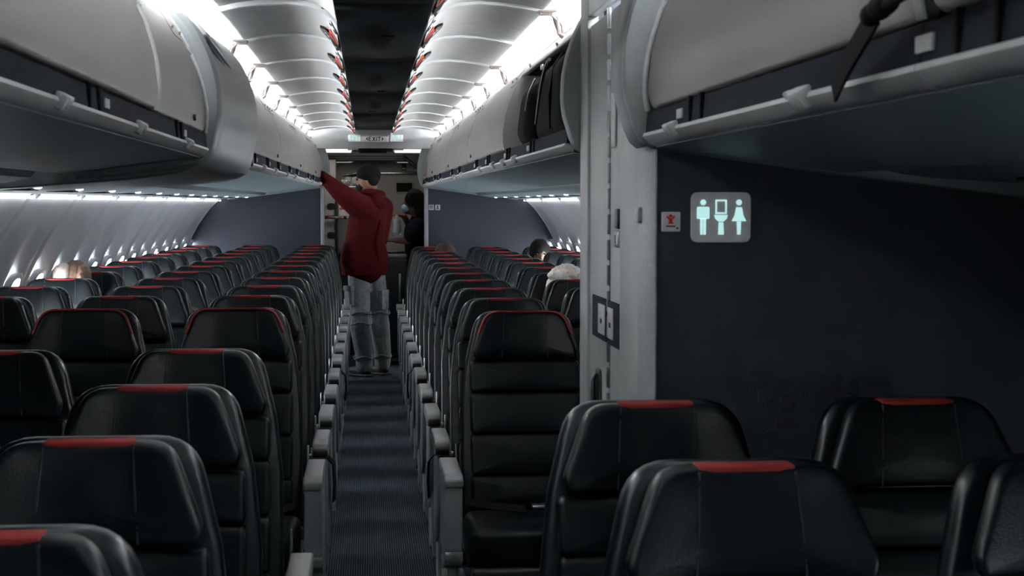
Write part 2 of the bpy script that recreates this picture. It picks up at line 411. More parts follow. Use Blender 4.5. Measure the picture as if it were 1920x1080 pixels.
def make_bin(side, y0, y1, label, lipkey=None, dz=0, is_open=False, tags=(), bands=(), cove=True, hinge='top', knobs=True, proud=0, group='overhead bins'):
    key = lipkey or side
    L = lambda y: interp(y, LIP[key])
    X = lambda y, d: side*(L(y)+d)
    t = thing('overhead_bin', label, 'luggage bin', (side*1.0, (y0+y1)/2, 1.6), group)
    off = (-side*1.0, -(y0+y1)/2, -1.6)
    ys = [y0+.002, (y0+y1)/2, y1-.002]
    def ext(name, poly, m, a=None, b=None, angle=.5):
        yy = [ys[0] if a is None else a, (ys[0]+ys[-1])/2 if a is None else (a+b)/2, ys[-1] if b is None else b]
        bm = bmesh.new(); loft(bm, [[(X(y, d), y, z+dz) for d, z in poly] for y in yy])
        return obj(name, bm, m, t, off, angle)
    ext('housing', [(0, 1.644), (.41, 1.592), (.45, 1.60), (.45, 2.085), (.112, 2.088), (.112, 2.072), (.42, 2.06), (.42, 1.70), (.012, 1.70), (.012, 1.66)], trimm if is_open else trimm)
    ext('underside', [(.004, 1.640), (.40, 1.588), (.40, 1.594), (.004, 1.646)], underm)
    ch = ext('lip_channel', [(-.018, 1.666), (-.014, 1.710), (.02, 1.713), (.0, 1.664)], chanm)
    ext('lip_rail', [(.002, 1.642), (-.010, 1.646), (-.024, 1.661), (-.022, 1.668), (.0, 1.670)], railm)
    def wr(y_a, y_b, proud):
        return lambda u, v, w: ((lambda d: (X(u, d[0]+w-proud), u, d[1]+dz))(dprof(v)))
    if not is_open:
        sub = []
        ol = densify(round_poly([(y0+.006, .0), (y1-.006, .0), (y1-.006, DL[-1]), (y0+.006, DL[-1])], [.05, .05, .03, .03], 6), .10)
        bm = bmesh.new(); slab(bm, ol, .022, .009, wr(y0, y1, proud), rings=7)
        d = obj('door', bm, binm, t, off, 1.0)
        # hinge cover plates with screws near both ends of the door
        for ya, yb in ((y0+.03, y0+.30), (y1-.30, y1-.03)):
            ol = round_poly([(ya, DL[-1]-.11), (yb, DL[-1]-.11), (yb, DL[-1]-.004), (ya, DL[-1]-.004)], .03, 4)
            bm = bmesh.new(); slab(bm, densify(ol, .06), .006, .002, wr(0, 0, .003), rings=3)
            hp = obj('hinge_plate', bm, binm, d)
            hp.location = (0, 0, 0)
            for yk in (ya+.05, yb-.05):
                bm = bmesh.new(); p = dprof(DL[-1]-.085); cx = X(yk, p[0]); s_ = -side
                cyl(bm, (cx+s_*.002, yk, p[1]+dz), (cx+s_*.0065, yk, p[1]+dz-.002), .0085, 12); obj('screw', bm, screwm, d)
        if knobs:
            bm = bmesh.new(); p = dprof(.03); yk = y1-.35; cx = X(yk, p[0]); cyl(bm, (cx, yk, p[1]+dz), (cx-side*.007, yk, p[1]+dz), .009, 12); obj('screw', bm, screwm, d)
    else:
        # door swung up and stowed above; liner and rounded frame remain in view
        ol = densify(round_poly([(y0+.006, .315), (y1-.006, .315), (y1-.006, DL[-1]), (y0+.006, DL[-1])], .02, 4), .10)
        bm = bmesh.new(); slab(bm, ol, .02, .008, wr(y0, y1, .0), rings=4); dd_ = obj('door', bm, binm, t, off, 1.0)
        for yk in (y0+.9, y1-.3):
            bm = bmesh.new(); p = dprof(.335); cx = X(yk, p[0]); cyl(bm, (cx, yk, p[1]), (cx-side*.006, yk, p[1]-.002), .010, 12); obj('screw', bm, screwm, dd_)
        bm = bmesh.new(); sheet(bm, [[(X(y, .415), y, z+dz) for z in (1.70, 2.06)] for y in ys]); obj('liner', bm, binm, t, off)
        for ya in (y1-.03,):
            prof = [dprof(DL[-1]*i/14) for i in range(15)]
            outer = [(d-.002, z) for d, z in prof]; inner = [(.36, 2.05), (.38, 1.9), (.38, 1.715)]
            poly = outer + inner
            bm = bmesh.new(); prism(bm, [(side*(L(ya)+d), z+dz) for d, z in poly], 'Y', ya-.02, ya+.03, .006); obj('divider', bm, binm, t, off)
    for yt in tags:
        bm = bmesh.new(); box(bm, (X(yt, -.022), yt, 1.662+dz), (.024, .058, .028), .006, rot=(0, -side*.5, 0)); box(bm, (X(yt, -.030), yt, 1.660+dz), (.012, .03, .02), .003, rot=(0, -side*.5, 0)); box(bm, (X(yt+.05, -.024), yt+.045, 1.670+dz), (.010, .05, .010), .002, rot=(0, -side*.5, 0))
        obj('latch_clip', bm, tagm, t, off)
    for yt in bands:
        for s in (-.05, .05):
            bm = bmesh.new(); box(bm, (X(yt+s, -.017), yt+s, 1.689+dz), (.010, .016, .050), .003); obj('channel_strap', bm, webm, ch)
        bm = bmesh.new(); box(bm, (X(yt+.14, -.018), yt+.14, 1.688+dz), (.004, .05, .018), .001); obj('channel_label', bm, tagm, ch)
    if cove:
        bm = bmesh.new(); ax = [(.24, 2.089), (.29, 2.089), (.29, 2.104), (.24, 2.104)]
        loft(bm, [[(X(y, d), y, z) for d, z in ax] for y in ys]); obj('cove_lamp', bm, lampm, t, off)
    return t, off, X
def end_plate(parent, off, side, lip, ya, yb, dz=0, proud=.012, m=None, name='end_cap', lo=0):
    prof = [(d-proud, z) for d, z in [cprof(CL[-1]*i/16) for i in range(17)]]
    prof = [(.0-proud*.6, 1.638-lo), (-.022-proud, 1.652-lo), (-.036-proud, 1.68)] + prof + [(.09, 2.092), (.50, 2.10), (.84, 2.0), (.84, 1.53-lo*.3), (.40, 1.582-lo)]
    bm = bmesh.new(); prism(bm, [(side*(lip+d), z+dz) for d, z in prof], 'Y', ya, yb, .012)
    return obj(name, bm, m or trimm, parent, off, .6)

# left, near
make_bin(-1, -.9, 1.1, 'left overhead bin closest to the camera, out past the frame edge', tags=(.5,), bands=(), knobs=False)
r = make_bin(-1, 1.1, 3.76, 'big beige overhead bin filling the top left corner', tags=(2.62, 3.5), bands=(2.95,), proud=.014)
bead(r[0], r[1], -1, .558, 3.752, r=.011, lo=-.010)
r = make_bin(-1, 3.76, 4.98, 'short beige bin beside the big top left bin, at the grey fairing', tags=(4.42,), bands=(4.25,))
bead(r[0], r[1], -1, .558, 4.972)
# grey fairing that closes the near left bins at the exit
t = thing('bin_fairing', 'wide curved grey fairing closing the near left bins above the exit row', 'fairing', (-1, 5.5, 1.6))
off = (1, -5.5, -1.6)
bm = bmesh.new(); rings = []
for y, pr, lo in ((4.97, -.030, -.01), (4.98, -.010, .004), (5.00, .000, .012), (5.09, .000, .014), (5.11, -.008, .012), (5.25, -.006, .018), (5.7, .016, .032), (6.03, .032, .036), (6.16, .034, .036), (6.20, .030, .034), (6.225, .018, .026), (6.235, .0, .016)):
    prof = [(d-pr, z) for d, z in [cprof(CL[-1]*i/16) for i in range(17)]]
    prof = [(.06-pr*.6, 1.618-lo), (.015-pr*.8, 1.628-lo), (-.012-pr, 1.642-lo*.9), (-.030-pr, 1.660-lo*.6), (-.041-pr, 1.685-lo*.2)] + prof + [(.09, 2.094), (.30, 2.10), (.40, 1.95), (.42, 1.60), (.38, 1.580-lo*.6), (.20, 1.600-lo)]
    rings.append([(-(.558+d), y, z) for d, z in prof])
loft(bm, rings); fo = obj('fairing_shell', bm, trimm, t, off, .5)
bm = bmesh.new(); prism(bm, [(-(.558+d), z) for d, z in [(.03, 1.632), (.03, 1.612), (.07, 1.594), (.22, 1.573), (.58, 1.546), (.87, 1.530), (.87, 1.60), (.50, 1.62)]], 'Y', 5.0, 5.19, .012)
obj('valance', bm, trimm, t, off, .6)
bm = bmesh.new(); box(bm, (-.825, 5.61, 2.104), (.05, 1.25, .015)); obj('cove_lamp', bm, lampm, t, off)
bm = bmesh.new()   # assist-handle pocket: dark slot under a rounded grip
ol = round_poly([(5.06, .31), (5.60, .25), (5.66, .31), (5.12, .385)], .03, 5)
slab(bm, densify(ol, .05), .02, .008, lambda u, v, w: (lambda d: (-(.558+d[0]-.016+w), u, d[1]))(cprof(v)), rings=3)
obj('grip', bm, trimm, t, off)
bm = bmesh.new()
ol = round_poly([(5.10, .290), (5.60, .228), (5.62, .246), (5.12, .312)], .010, 4)
slab(bm, densify(ol, .05), .01, .003, lambda u, v, w: (lambda d: (-(.558+d[0]-.004+w), u, d[1]))(cprof(v)), rings=3)
obj('grip_slot', bm, blackm, t, off)
bm = bmesh.new(); box(bm, (-.515, 6.255, 1.668), (.05, .05, .03), .006); box(bm, (-.505, 6.26, 1.652), (.03, .03, .02), .004)
obj('latch', bm, darkm, t, off)
# left, far
cuts = [6.26, 8.70, 10.86, 12.98, 14.36]; nm = ['first', 'second', 'third', 'last']
for i in range(4):
    a, b = cuts[i], cuts[i+1]
    n = int((b-a)/.75); tg = [a+.35+.75*j for j in range(n)]
    r = make_bin(-1, a, b, 'closed beige bin on the left aft of the grey fairing, %s of four' % nm[i], tags=tg, bands=[x+.3 for x in tg])
end_plate(r[0], r[1], -1, .452, 14.36, 14.47, proud=.004)
# right, far
cuts = [4.47, 6.50, 8.68, 10.84, 12.96, 14.36]; nm = ['', 'next to the open bin', 'second aft of the open bin', 'third aft of the open bin', 'last before the rear bulkhead']
for i in range(5):
    a, b = cuts[i], cuts[i+1]
    n = int((b-a)/.75); tg = [a+.35+.75*j for j in range(n)]
    if i == 0: tg = [5.9, 6.35]
    r = make_bin(1, a, b, 'open bin on the right holding the black backpack' if i == 0 else 'closed beige bin on the right, ' + nm[i], is_open=(i == 0), tags=tg, bands=[x+.3 for x in tg] if i else [5.35, 6.2])
    if i == 0: end_plate(r[0], r[1], 1, .545, 4.40, 4.47, proud=.0)
    if i == 1:
        pass
end_plate(r[0], r[1], 1, .455, 14.36, 14.47, proud=.004)
# right, near (in front of the lavatory)
make_bin(2 and 1, -.9, 1.615, 'near right overhead bin behind the dangling strap, cut by the frame', lipkey=2, dz=-.025, tags=(), bands=(1.46,))
r = make_bin(1, 1.615, 3.255, 'beige overhead bin in the top right corner before the lavatory wall', lipkey=2, dz=-.025, tags=(2.05, 2.94), bands=(2.75,), knobs=False)
bead(r[0], r[1], 1, .535, 3.250, dz=-.025)
bead(r[0], r[1], 1, .535, 1.622, dz=-.025)
end_plate(r[0], r[1], 1, .535, 3.255, 3.292, dz=-.025, proud=.004)
bm = bmesh.new(); prof = [(d-.006, z-.025) for d, z in [cprof(CL[-1]*i/16) for i in range(12)]]
prism(bm, [(.535+d, z) for d, z in [(-.014, 1.616), (-.030, 1.630), (-.042, 1.655)]+prof+[(-.008, prof[-1][1]), (-.008, 1.62)]], 'Y', 3.285, 3.40, .012); obj('end_nose', bm, trimm, r[0], r[1], .6)

# service units under the bins (reading lights) and sidewall light strips
def service(side, y0, y1, label):
    t = thing('service_panel', label, 'panel', (side*1.15, (y0+y1)/2, 1.55), 'service panels under the bins')
    off = (-side*1.15, -(y0+y1)/2, -1.55)
    X = lambda x, y: side*(x+taper(y))
    poly = [(.985, 1.590), (1.0, 1.572), (1.06, 1.560), (1.12, 1.552), (1.25, 1.545), (1.40, 1.538), (1.41, 1.55), (1.40, 1.60), (1.0, 1.62)]
    bm = bmesh.new(); loft(bm, [[(X(x, y), y, z) for x, z in poly] for y in (y0+.003, y1-.003)]); obj('panel', bm, underm, t, off, .5)
    ym = (y0+y1)/2 if y0 != 5.2 else 5.331; bm = bmesh.new(); ellipsoid(bm, (X(1.12, ym), ym, 1.552), (.015, .015, .007), seg=14); obj('reading_light', bm, readm, t, off)
    bm = bmesh.new(); box(bm, (X(1.22, ym), ym+.2, 1.545), (.10, .12, .006), .002); obj('air_vent', bm, darkm, t, off)
P = .762
for k in range(0, 13):
    y0 = 4.95+k*P
    if y0 > 13.7: break
    service(-1, max(5.2, y0), min(y0+P, 14.47), 'under-bin panel with reading light on the left side, %s from the grey fairing' % ORD[k].replace('nearest', 'first'))
for k in range(0, 13):
    y0 = 4.48+k*P
    if y0 > 13.9: break
    service(1, y0, min(y0+P, 14.47), 'under-bin panel with reading light on the right side, %s behind the lavatory' % ORD[k].replace('nearest', 'first'))
for i, (a, b) in enumerate(((-.9, .9), (.9, 2.2), (2.2, 3.4), (3.4, 4.64))):
    service(-1, a, b, 'wide under-bin panel above the near left seats, %s from the camera' % ORD[i])
for i, (a, b) in enumerate(((-.9, .9), (.9, 2.1), (2.1, 3.25))):
    service(1, a, b, 'wide under-bin panel above the right seats before the lavatory, %s from the camera' % ORD[i])
def sidelight(side, k, label):
    y0 = J0+k*FR; y1 = min(y0+FR, 14.48)
    t = thing('sidewall_light', label, 'light', (side*1.42, (y0+y1)/2, 1.53), 'light strips along the sidewalls')
    off = (-side*1.42, -(y0+y1)/2, -1.53); X = lambda y: side*(1.428+taper(y))
    bm = bmesh.new(); tube(bm, [(X(y0+.001), y0+.001, 1.525), (X(y1-.001), y1-.001, 1.525)], .0065, 10); obj('light_tube', bm, stripm, t, off)
    bm = bmesh.new(); box(bm, (X(y0+.01)-side*.004, y0+.01, 1.533), (.032, .045, .024), .006, rot=(0, side*.7, .5)); obj('end_clip', bm, railm, t, off)
for k in range(-2, 8): sidelight(-1, k, 'white light strip atop the left sidewall, %s from the camera' % ORD[k+2])
for k in range(-2, 8): sidelight(1, k, 'white light strip atop the right sidewall, %s behind the lavatory' % ORD[k+2].replace('nearest', 'first'))

# ================================================================== LAVATORY
bm = bmesh.new()
prism(bm, [(.547, 0), (1.80, 0), (1.80, 1.2), (1.62, 1.6), (1.3, 2.1), (.547, 2.1)], 'Y', 3.30, 3.34); prism(bm, [(.60, 0), (1.80, 0), (1.80, 1.2), (1.62, 1.6), (1.3, 2.1), (.60, 2.1)], 'Y', 4.35, 4.40)
struct('wall_lavatory', bm, navym, label='navy textured lavatory wall behind the near right seats')
lav = bpy.data.objects['wall_lavatory']
bm = bmesh.new()
prism(bm, [(.532, 3.425), (.534, 3.36), (.540, 3.305), (.546, 3.292), (.549, 3.292), (.550, 3.30), (.550, 3.425)], 'Z', 0, 2.12); obj('corner_post', bm, postm, lav, angle=.4)
bm = bmesh.new(); box(bm, (.548, 3.563, 1.0), (.028, .270, 2.1), .007); obj('door_jamb', bm, doorm, lav)
bm = bmesh.new(); box(bm, (.548, 4.32, 1.05), (.030, .14, 2.1), .006); obj('door_jamb', bm, doorm, lav)
bm = bmesh.new(); box(bm, (.550, 3.98, 2.055), (.028, .55, .12), .004); obj('door_header', bm, doorm, lav)
bm = bmesh.new(); box(bm, (.540, 3.405, 1.475), (.035, .045, .035), .008); obj('door_stop', bm, doorm, lav)
bm = bmesh.new(); box(bm, (.80, 3.85, 2.112), (.05, 1.08, .015)); obj('cove_lamp', bm, lampm, lav)
d = bpy.data.objects.new('door_1', None); COL.objects.link(d); d['kind'] = 'structure'; d.location = (.55, 3.98, 0)
do = (-.55, -3.98, 0)
bm = bmesh.new(); box(bm, (.553, 4.075, .99), (.024, .340, 1.96), .005); obj('door_leaf', bm, doorm, d, do)
bm = bmesh.new(); box(bm, (.554, 3.804, .99), (.024, .178, 1.96), .006); obj('door_leaf', bm, doorm, d, do)
for i in range(30):
    bm = bmesh.new(); z = .1+i*.063; cyl(bm, (.539, 3.900, z), (.539, 3.900, z+.05), .005, 8); obj('hinge_knuckle', bm, steel, d, do)
bm = bmesh.new(); box(bm, (.537, 3.745, 1.463), (.010, .045, .048), .004); obj('latch_plate', bm, darkm, d, do)
bm = bmesh.new(); box(bm, (.537, 3.745, 1.415), (.010, .040, .040), .004); obj('latch_window', bm, steel, d, do)
bm = bmesh.new(); box(bm, (.5345, 3.745, 1.415), (.008, .016, .022), .002); obj('latch_slot', bm, blackm, d, do)
for (a, b) in ((3.912, 4.155), (3.708, 3.888)):
    bm = bmesh.new(); z0, z1 = (1.155, 1.262)
    box(bm, (.538, (a+b)/2, (z0+z1)/2), (.006, b-a, z1-z0), .002); pl = obj('ashtray_plate', bm, chanm, d, do)
    bm = bmesh.new(); c0, c1 = ((3.925, 4.035) if a > 3.9 else (3.79, 3.876)); box(bm, (.5345, (c0+c1)/2, (z0+z1)/2), (.004, c1-c0, .075), .001); pp = obj('ashtray_flap', bm, tagm, pl)
    bm = bmesh.new(); box(bm, (.532, (c0+c1)/2, (z0+z1)/2-.004), (.003, .022, .012), .001)
    q = obj('ashtray_mark', bm, blackm, pl)
bm = bmesh.new(); ol = round_poly([(4.02, .98), (4.10, .98), (4.10, 1.075), (4.02, 1.075)], .02, 4); slab(bm, ol, .008, .003, lambda u, v, w: (.534+w, u, v)); obj('handle_recess', bm, darkm, d, do)
bm = bmesh.new(); tube(bm, [(.531, 4.06, .99), (.524, 4.06, 1.0), (.524, 4.06, 1.05), (.531, 4.06, 1.065)], .006, 8); obj('handle', bm, steel, d, do)
bm = bmesh.new(); box(bm, (.5385, 3.82, 1.70), (.004, .06, .13), .001); obj('door_notice', bm, paperm, d, do)

# pictograms ---------------------------------------------------------
def disc(cx, cz_, r, n=16): return [(cx+r*math.cos(2*PI*i/n), cz_+r*math.sin(2*PI*i/n)) for i in range(n)]
def picto(parent, off, cx, cz_, s, y, m, th=.002):
    def part(name, polys):
        bm = bmesh.new()
        for p in polys: prism(bm, [(cx+u*s, cz_+v*s) for u, v in p], 'Y', y-th, y)
        obj(name, bm, m, parent, off, .3)
    part('man_symbol', [disc(-.95, .78, .15), round_poly([(-1.28, .55), (-.62, .55), (-.62, -.08), (-.72, -.08), (-1.18, -.08), (-1.28, -.08)], .08, 3), [(-1.10, -.05), (-.97, -.05), (-.97, -.90), (-1.10, -.90)], [(-.93, -.05), (-.80, -.05), (-.80, -.90), (-.93, -.90)]])
    fr = [(-.30, .28, .06), ]
    part('toilet_symbol', [[(-.30, .92), (.30, .92), (.30, .84), (-.30, .84)], [(-.30, .84), (-.22, .84), (-.22, .26), (-.30, .26)], [(.22, .84), (.30, .84), (.30, .26), (.22, .26)], [(-.30, .26), (.30, .26), (.30, .18), (-.30, .18)],
        [(-.36, .12), (.36, .12), (.30, -.08), (.12, -.22), (-.12, -.22), (-.30, -.08)], [(-.12, -.26), (.12, -.26), (.15, -.90), (-.15, -.90)]])
    part('woman_symbol', [disc(.95, .78, .15), [(.80, .52), (1.10, .52), (1.18, .10), (1.34, -.20), (.56, -.20), (.72, .10)], [(.84, -.22), (1.06, -.22), (1.04, -.90), (.86, -.90)]])
t = thing('lavatory_sign', 'large grey rounded sign with lit man, toilet and woman pictograms', 'sign', (.685, 3.30, 1.47)); off = (-.685, -3.30, -1.47)
bm = bmesh.new(); slab(bm, round_poly([(.621, 1.418), (.748, 1.418), (.748, 1.523), (.621, 1.523)], .016, 5), .008, .003, lambda u, v, w: (u, 3.292+w, v)); obj('plate', bm, signm, t, off)
picto(t, off, .684, 1.4705, .040, 3.292, glowm)
t = thing('seat_placard', 'small square grey placard with red figure left of the lavatory sign', 'placard', (.579, 3.30, 1.46)); off = (-.579, -3.30, -1.46)
bm = bmesh.new(); slab(bm, round_poly([(.559, 1.441), (.599, 1.441), (.599, 1.482), (.559, 1.482)], .004, 4), .006, .002, lambda u, v, w: (u, 3.294+w, v)); obj('plate', bm, signm, t, off)
bm = bmesh.new()
for p in (disc(.578, 1.4735, .0035), [(.570, 1.4745), (.578, 1.468), (.586, 1.4745), (.587, 1.472), (.581, 1.464), (.584, 1.457), (.572, 1.457), (.575, 1.464), (.569, 1.472)]): prism(bm, p, 'Y', 3.2925, 3.2945)
obj('red_figure', bm, redflag, t, off, .3)
bm = bmesh.new(); prism(bm, [(.568, 1.4505), (.588, 1.4505), (.588, 1.4535), (.568, 1.4535)], 'Y', 3.2925, 3.2945); prism(bm, [(.590, 1.446), (.594, 1.446), (.594, 1.450), (.590, 1.450)], 'Y', 3.2925, 3.2945); obj('black_bar', bm, blackm, t, off)

# ================================================================== REAR BULKHEADS, HEADER, EXIT SIGN, GALLEY
for side, x0, nm_ in ((-1, .475, 'left'), (1, .492, 'right')):
    bm = bmesh.new(); xs = [(x0, 0)]+[(x-.055, z) for x, z in WP[::-1][0:]] + [(1.33, 1.98), (x0, 1.98)]
    prism(bm, [(side*x, z) for x, z in xs], 'Y', 14.50, 14.53); w = struct('wall_rear_'+nm_, bm, navym, label='navy rear bulkhead on the %s of the galley entry' % nm_)
    bm = bmesh.new(); box(bm, (side*(x0-.018), 14.51, 1.0), (.036, .06, 2.0), .010); obj('edge_post', bm, postm, w)
bm = bmesh.new()
for side in (-1, 1): prism(bm, [(side*x, z) for x, z in ((.42, 1.985), (1.33, 1.985), (1.0, 2.18), (.7, 2.30), (.42, 2.36))], 'Y', 14.495, 14.525)
struct('trim_3', bm, ceilm)
for i, (a, b) in enumerate(((.496, .545), (.553, .602))):
    t = thing('rear_placard', 'small white placard on the right rear bulkhead, %s one' % ('inner' if i == 0 else 'outer'), 'placard', ((a+b)/2, 14.5, 1.46)); off = (-(a+b)/2, -14.5, -1.46)
    bm = bmesh.new(); box(bm, ((a+b)/2, 14.496, 1.462), (b-a-.004, .006, .048), .002); obj('plate', bm, tagm, t, off)
    bm = bmesh.new(); c = (a+b)/2
    if i == 0:
        for q in ((-.013, .010), (.002, .010), (-.013, -.006), (.002, -.006)): box(bm, (c+q[0]+.005, 14.4925, 1.462+q[1]), (.010, .002, .012))
    else:
        for p in (disc(c, 1.474, .006), [(c-.010, 1.467), (c+.010, 1.467), (c+.004, 1.455), (c+.016, 1.447), (c-.016, 1.447), (c-.004, 1.455)]): prism(bm, p, 'Y', 14.4915, 14.4935)
    obj('symbol', bm, blackm, t, off, .3)
bm = bmesh.new(); rows = []
for i in range(13):
    a = i/12; y = 14.16+.10*math.sin(a*PI*.5)+.02*a; z = 2.17-.185*a
    rows.append([(x*(1-.05*a*abs(x)/.5), y+.25*max(0, abs(x)-.38), z) for x in [lerp(-.56, .56, j/24) for j in range(25)]])
sheet(bm, rows); bmesh.ops.solidify(bm, geom=list(bm.faces), thickness=.012)
hd = struct('trim_1', bm, ceilm, label='curved pale header above the galley entry carrying the exit sign')
def hy(z): a = (2.17-z)/.185; return 14.16+.10*math.sin(a*PI*.5)+.02*a
t = thing('exit_sign', 'grey EXIT sign with dark arrows on the curved rear header', 'sign', (.012, 14.2, 2.07)); off = (-.012, -14.2, -2.07)
ye = hy(2.07)-.026
bm = bmesh.new(); slab(bm, round_poly([(-.112, 2.036), (.135, 2.036), (.135, 2.106), (-.112, 2.106)], .006, 3), .03, .004, lambda u, v, w: (u, ye-.006+w, v)); obj('plate', bm, exitm, t, off)
def letters(bm, y):
    z0, z1 = 2.048, 2.085; st = .0085
    def q(*p): prism(bm, p, 'Y', y-.002, y)
    x = -.043                                   # E
    q((x, z0), (x+st, z0), (x+st, z1), (x, z1))
    for zz in (z0, (z0+z1)/2-st*.4, z1-st*.85): q((x, zz), (x+.026, zz), (x+.026, zz+st*.85), (x, zz+st*.85))
    x = -.013                                   # X
    q((x, z0), (x+.010, z0), (x+.034, z1), (x+.024, z1)); q((x+.024, z0), (x+.034, z0), (x+.010, z1), (x, z1))
    x = .025; q((x, z0), (x+st, z0), (x+st, z1), (x, z1))   # I
    x = .037; q((x, z1-st*.85), (x+.030, z1-st*.85), (x+.030, z1), (x, z1)); q((x+.0108, z0), (x+.0192, z0), (x+.0192, z1), (x+.0108, z1))  # T
    q((-.067, (z0+z1)/2), (-.050, z0), (-.050, z1)); q((.091, (z0+z1)/2), (.074, z1), (.074, z0))
bm = bmesh.new(); letters(bm, ye-.007); obj('lettering', bm, blackred, t, off, .3)
for s, cx in (('left', -.165), ('right', .205)):
    t = thing('lavatory_indicator', 'tiny lit lavatory pictograms on the header %s of the exit sign' % s, 'sign', (cx, 14.2, 2.08)); off = (-cx, -14.2, -2.08)
    bm = bmesh.new(); slab(bm, round_poly([(cx-.056, 2.04), (cx+.056, 2.04), (cx+.056, 2.115), (cx-.056, 2.115)], .006, 3), .03, .003, lambda u, v, w: (u, hy(2.07)-.024+w, v)); obj('plate', bm, ceilm, t, off)
    picto(t, off, cx, 2.078, .033, hy(2.07)-.0245, dimglow)
# galley shell
bm = bmesh.new(); box(bm, (0, 15.5, 2.035), (2.4, 1.9, .03)); struct('trim_2', bm, galdark, label='dark lowered ceiling over the rear galley')
bm = bmesh.new(); box(bm, (0, 16.32, 1.0), (2.6, .04, 2.1)); gw = struct('wall_galley', bm, galm, label='beige back wall of the rear galley')
bm = bmesh.new(); box(bm, (-1.2, 15.44, 1.0), (.04, 1.72, 2.1)); box(bm, (1.2, 15.44, 1.0), (.04, 1.72, 2.1)); struct('wall_galley_sides', bm, galm)
for i, (a, b) in enumerate(((-.46, -.183), (.178, .50))):
    t = thing('galley_light', 'flat warm light bar over the galley entry, %s side' % ('left' if i == 0 else 'right'), 'light', ((a+b)/2, 14.8, 1.99)); off = (-(a+b)/2, -14.8, -1.99)
    bm = bmesh.new(); box(bm, ((a+b)/2, 14.85, 1.998), (b-a, .18, .05), .006); obj('housing', bm, steel, t, off)
    bm = bmesh.new(); box(bm, ((a+b)/2, 14.752, 1.982), (b-a-.03, .012, .026), .003); obj('diffuser', bm, galamp, t, off)
    bm = bmesh.new(); box(bm, ((a+b)/2, 14.85, 1.970), (b-a-.04, .12, .008), .002); obj('diffuser', bm, galamp, t, off)
for i, (a, b) in enumerate(((-.227, -.135), (.176, .266))):
    bm = bmesh.new(); box(bm, ((a+b)/2, 14.30, 1.978), (b-a, .03, .016), .003); o = obj('header_clip', bm, railm); o['label'] = 'short white strip under the rear header, %s one' % ('left' if i == 0 else 'right'); o['category'] = 'clip'
bm = bmesh.new(); box(bm, (0, 14.72, 1.985), (.25, .04, .055), .004); o = obj('ceiling_box', bm, galdark); o['label'] = 'dark square ceiling box between the galley light bars'; o['category'] = 'box'
bm = bmesh.new(); box(bm, (0, 15.9, 1.945), (2.2, .30, .035), .005); box(bm, (0, 15.74, 1.925), (2.2, .02, .02), .004); o = obj('galley_valance', bm, darkm); o['label'] = 'dark horizontal valance along the top of the galley wall'; o['category'] = 'valance'
for i, x in enumerate((-.30, .33)):
    t = thing('galley_downlight', 'dim warm work light under the galley valance, %s' % ('left' if i == 0 else 'right'), 'light', (x, 15.95, 1.92), 'work lights under the galley valance'); off = (-x, -15.95, -1.92)
    bm = bmesh.new(); box(bm, (x, 15.95, 1.916), (.22, .05, .02), .004); obj('housing', bm, steel, t, off)
    bm = bmesh.new(); box(bm, (x, 15.95, 1.904), (.18, .035, .006), .002); obj('diffuser', bm, galamp, t, off)
dimg = mat('dim_work_lamp', (.9, .8, .7), .4, emit=.12, ecol=(1, .9, .8))
for o_ in [o for o in bpy.data.objects if o.name.startswith('diffuser') and o.parent and o.parent.name.startswith('galley_downlight')]: o_.data.materials[0] = dimg
# wall fittings
bm = bmesh.new(); box(bm, (.20, 16.285, 1.803), (.56, .03, .035), .008); o = obj('wall_rail', bm, steel, gw)
bm = bmesh.new(); box(bm, (.316, 16.296, 1.862), (.046, .006, .062), .002); pl = obj('wall_notice', bm, blackm, gw); bm = bmesh.new(); box(bm, (.316, 16.291, 1.850), (.034, .003, .016)); obj('notice_text', bm, paperm, pl)
t = thing('vent_grille', 'dark slatted vent grille in the beige galley wall', 'vent', (.318, 16.3, 1.66)); off = (-.318, -16.3, -1.66)
bm = bmesh.new()
for s in (-1, 1): box(bm, (.318+s*.084, 16.292, 1.660), (.010, .02, .108), .002); box(bm, (.318, 16.292, 1.660+s*.05), (.178, .02, .010), .002)
obj('frame', bm, galm, t, off)
for i in range(7):
    bm = bmesh.new(); box(bm, (.318, 16.293, 1.620+i*.0135), (.160, .012, .006), .001, rot=(.5, 0, 0)); obj('slat', bm, darkm, t, off)
bm = bmesh.new(); box(bm, (.318, 16.299, 1.660), (.166, .004, .096)); obj('backing', bm, blackm, t, off)
t = thing('galley_oven', 'dark framed oven in the galley wall beyond the man', 'oven', (-.215, 16.2, 1.66)); off = (-.215, -16.2, -1.66)
bm = bmesh.new(); box(bm, (-.215, 16.22, 1.79), (.27, .14, .28), .006); obj('body', bm, galdark, t, off)
bm = bmesh.new(); box(bm, (-.215, 16.145, 1.79), (.20, .012, .21), .004); obj('door', bm, darkm, t, off)
bm = bmesh.new(); box(bm, (-.215, 16.138, 1.80), (.14, .006, .12), .003); obj('window', bm, blackm, t, off)
bm = bmesh.new(); cyl(bm, (-.29, 16.125, 1.70), (-.14, 16.125, 1.70), .007, 8); obj('handle', bm, steel, t, off)
bm = bmesh.new(); box(bm, (-.066, 16.27, 1.86), (.03, .08, .16), .004); obj('wall_post', bm, postm, gw)
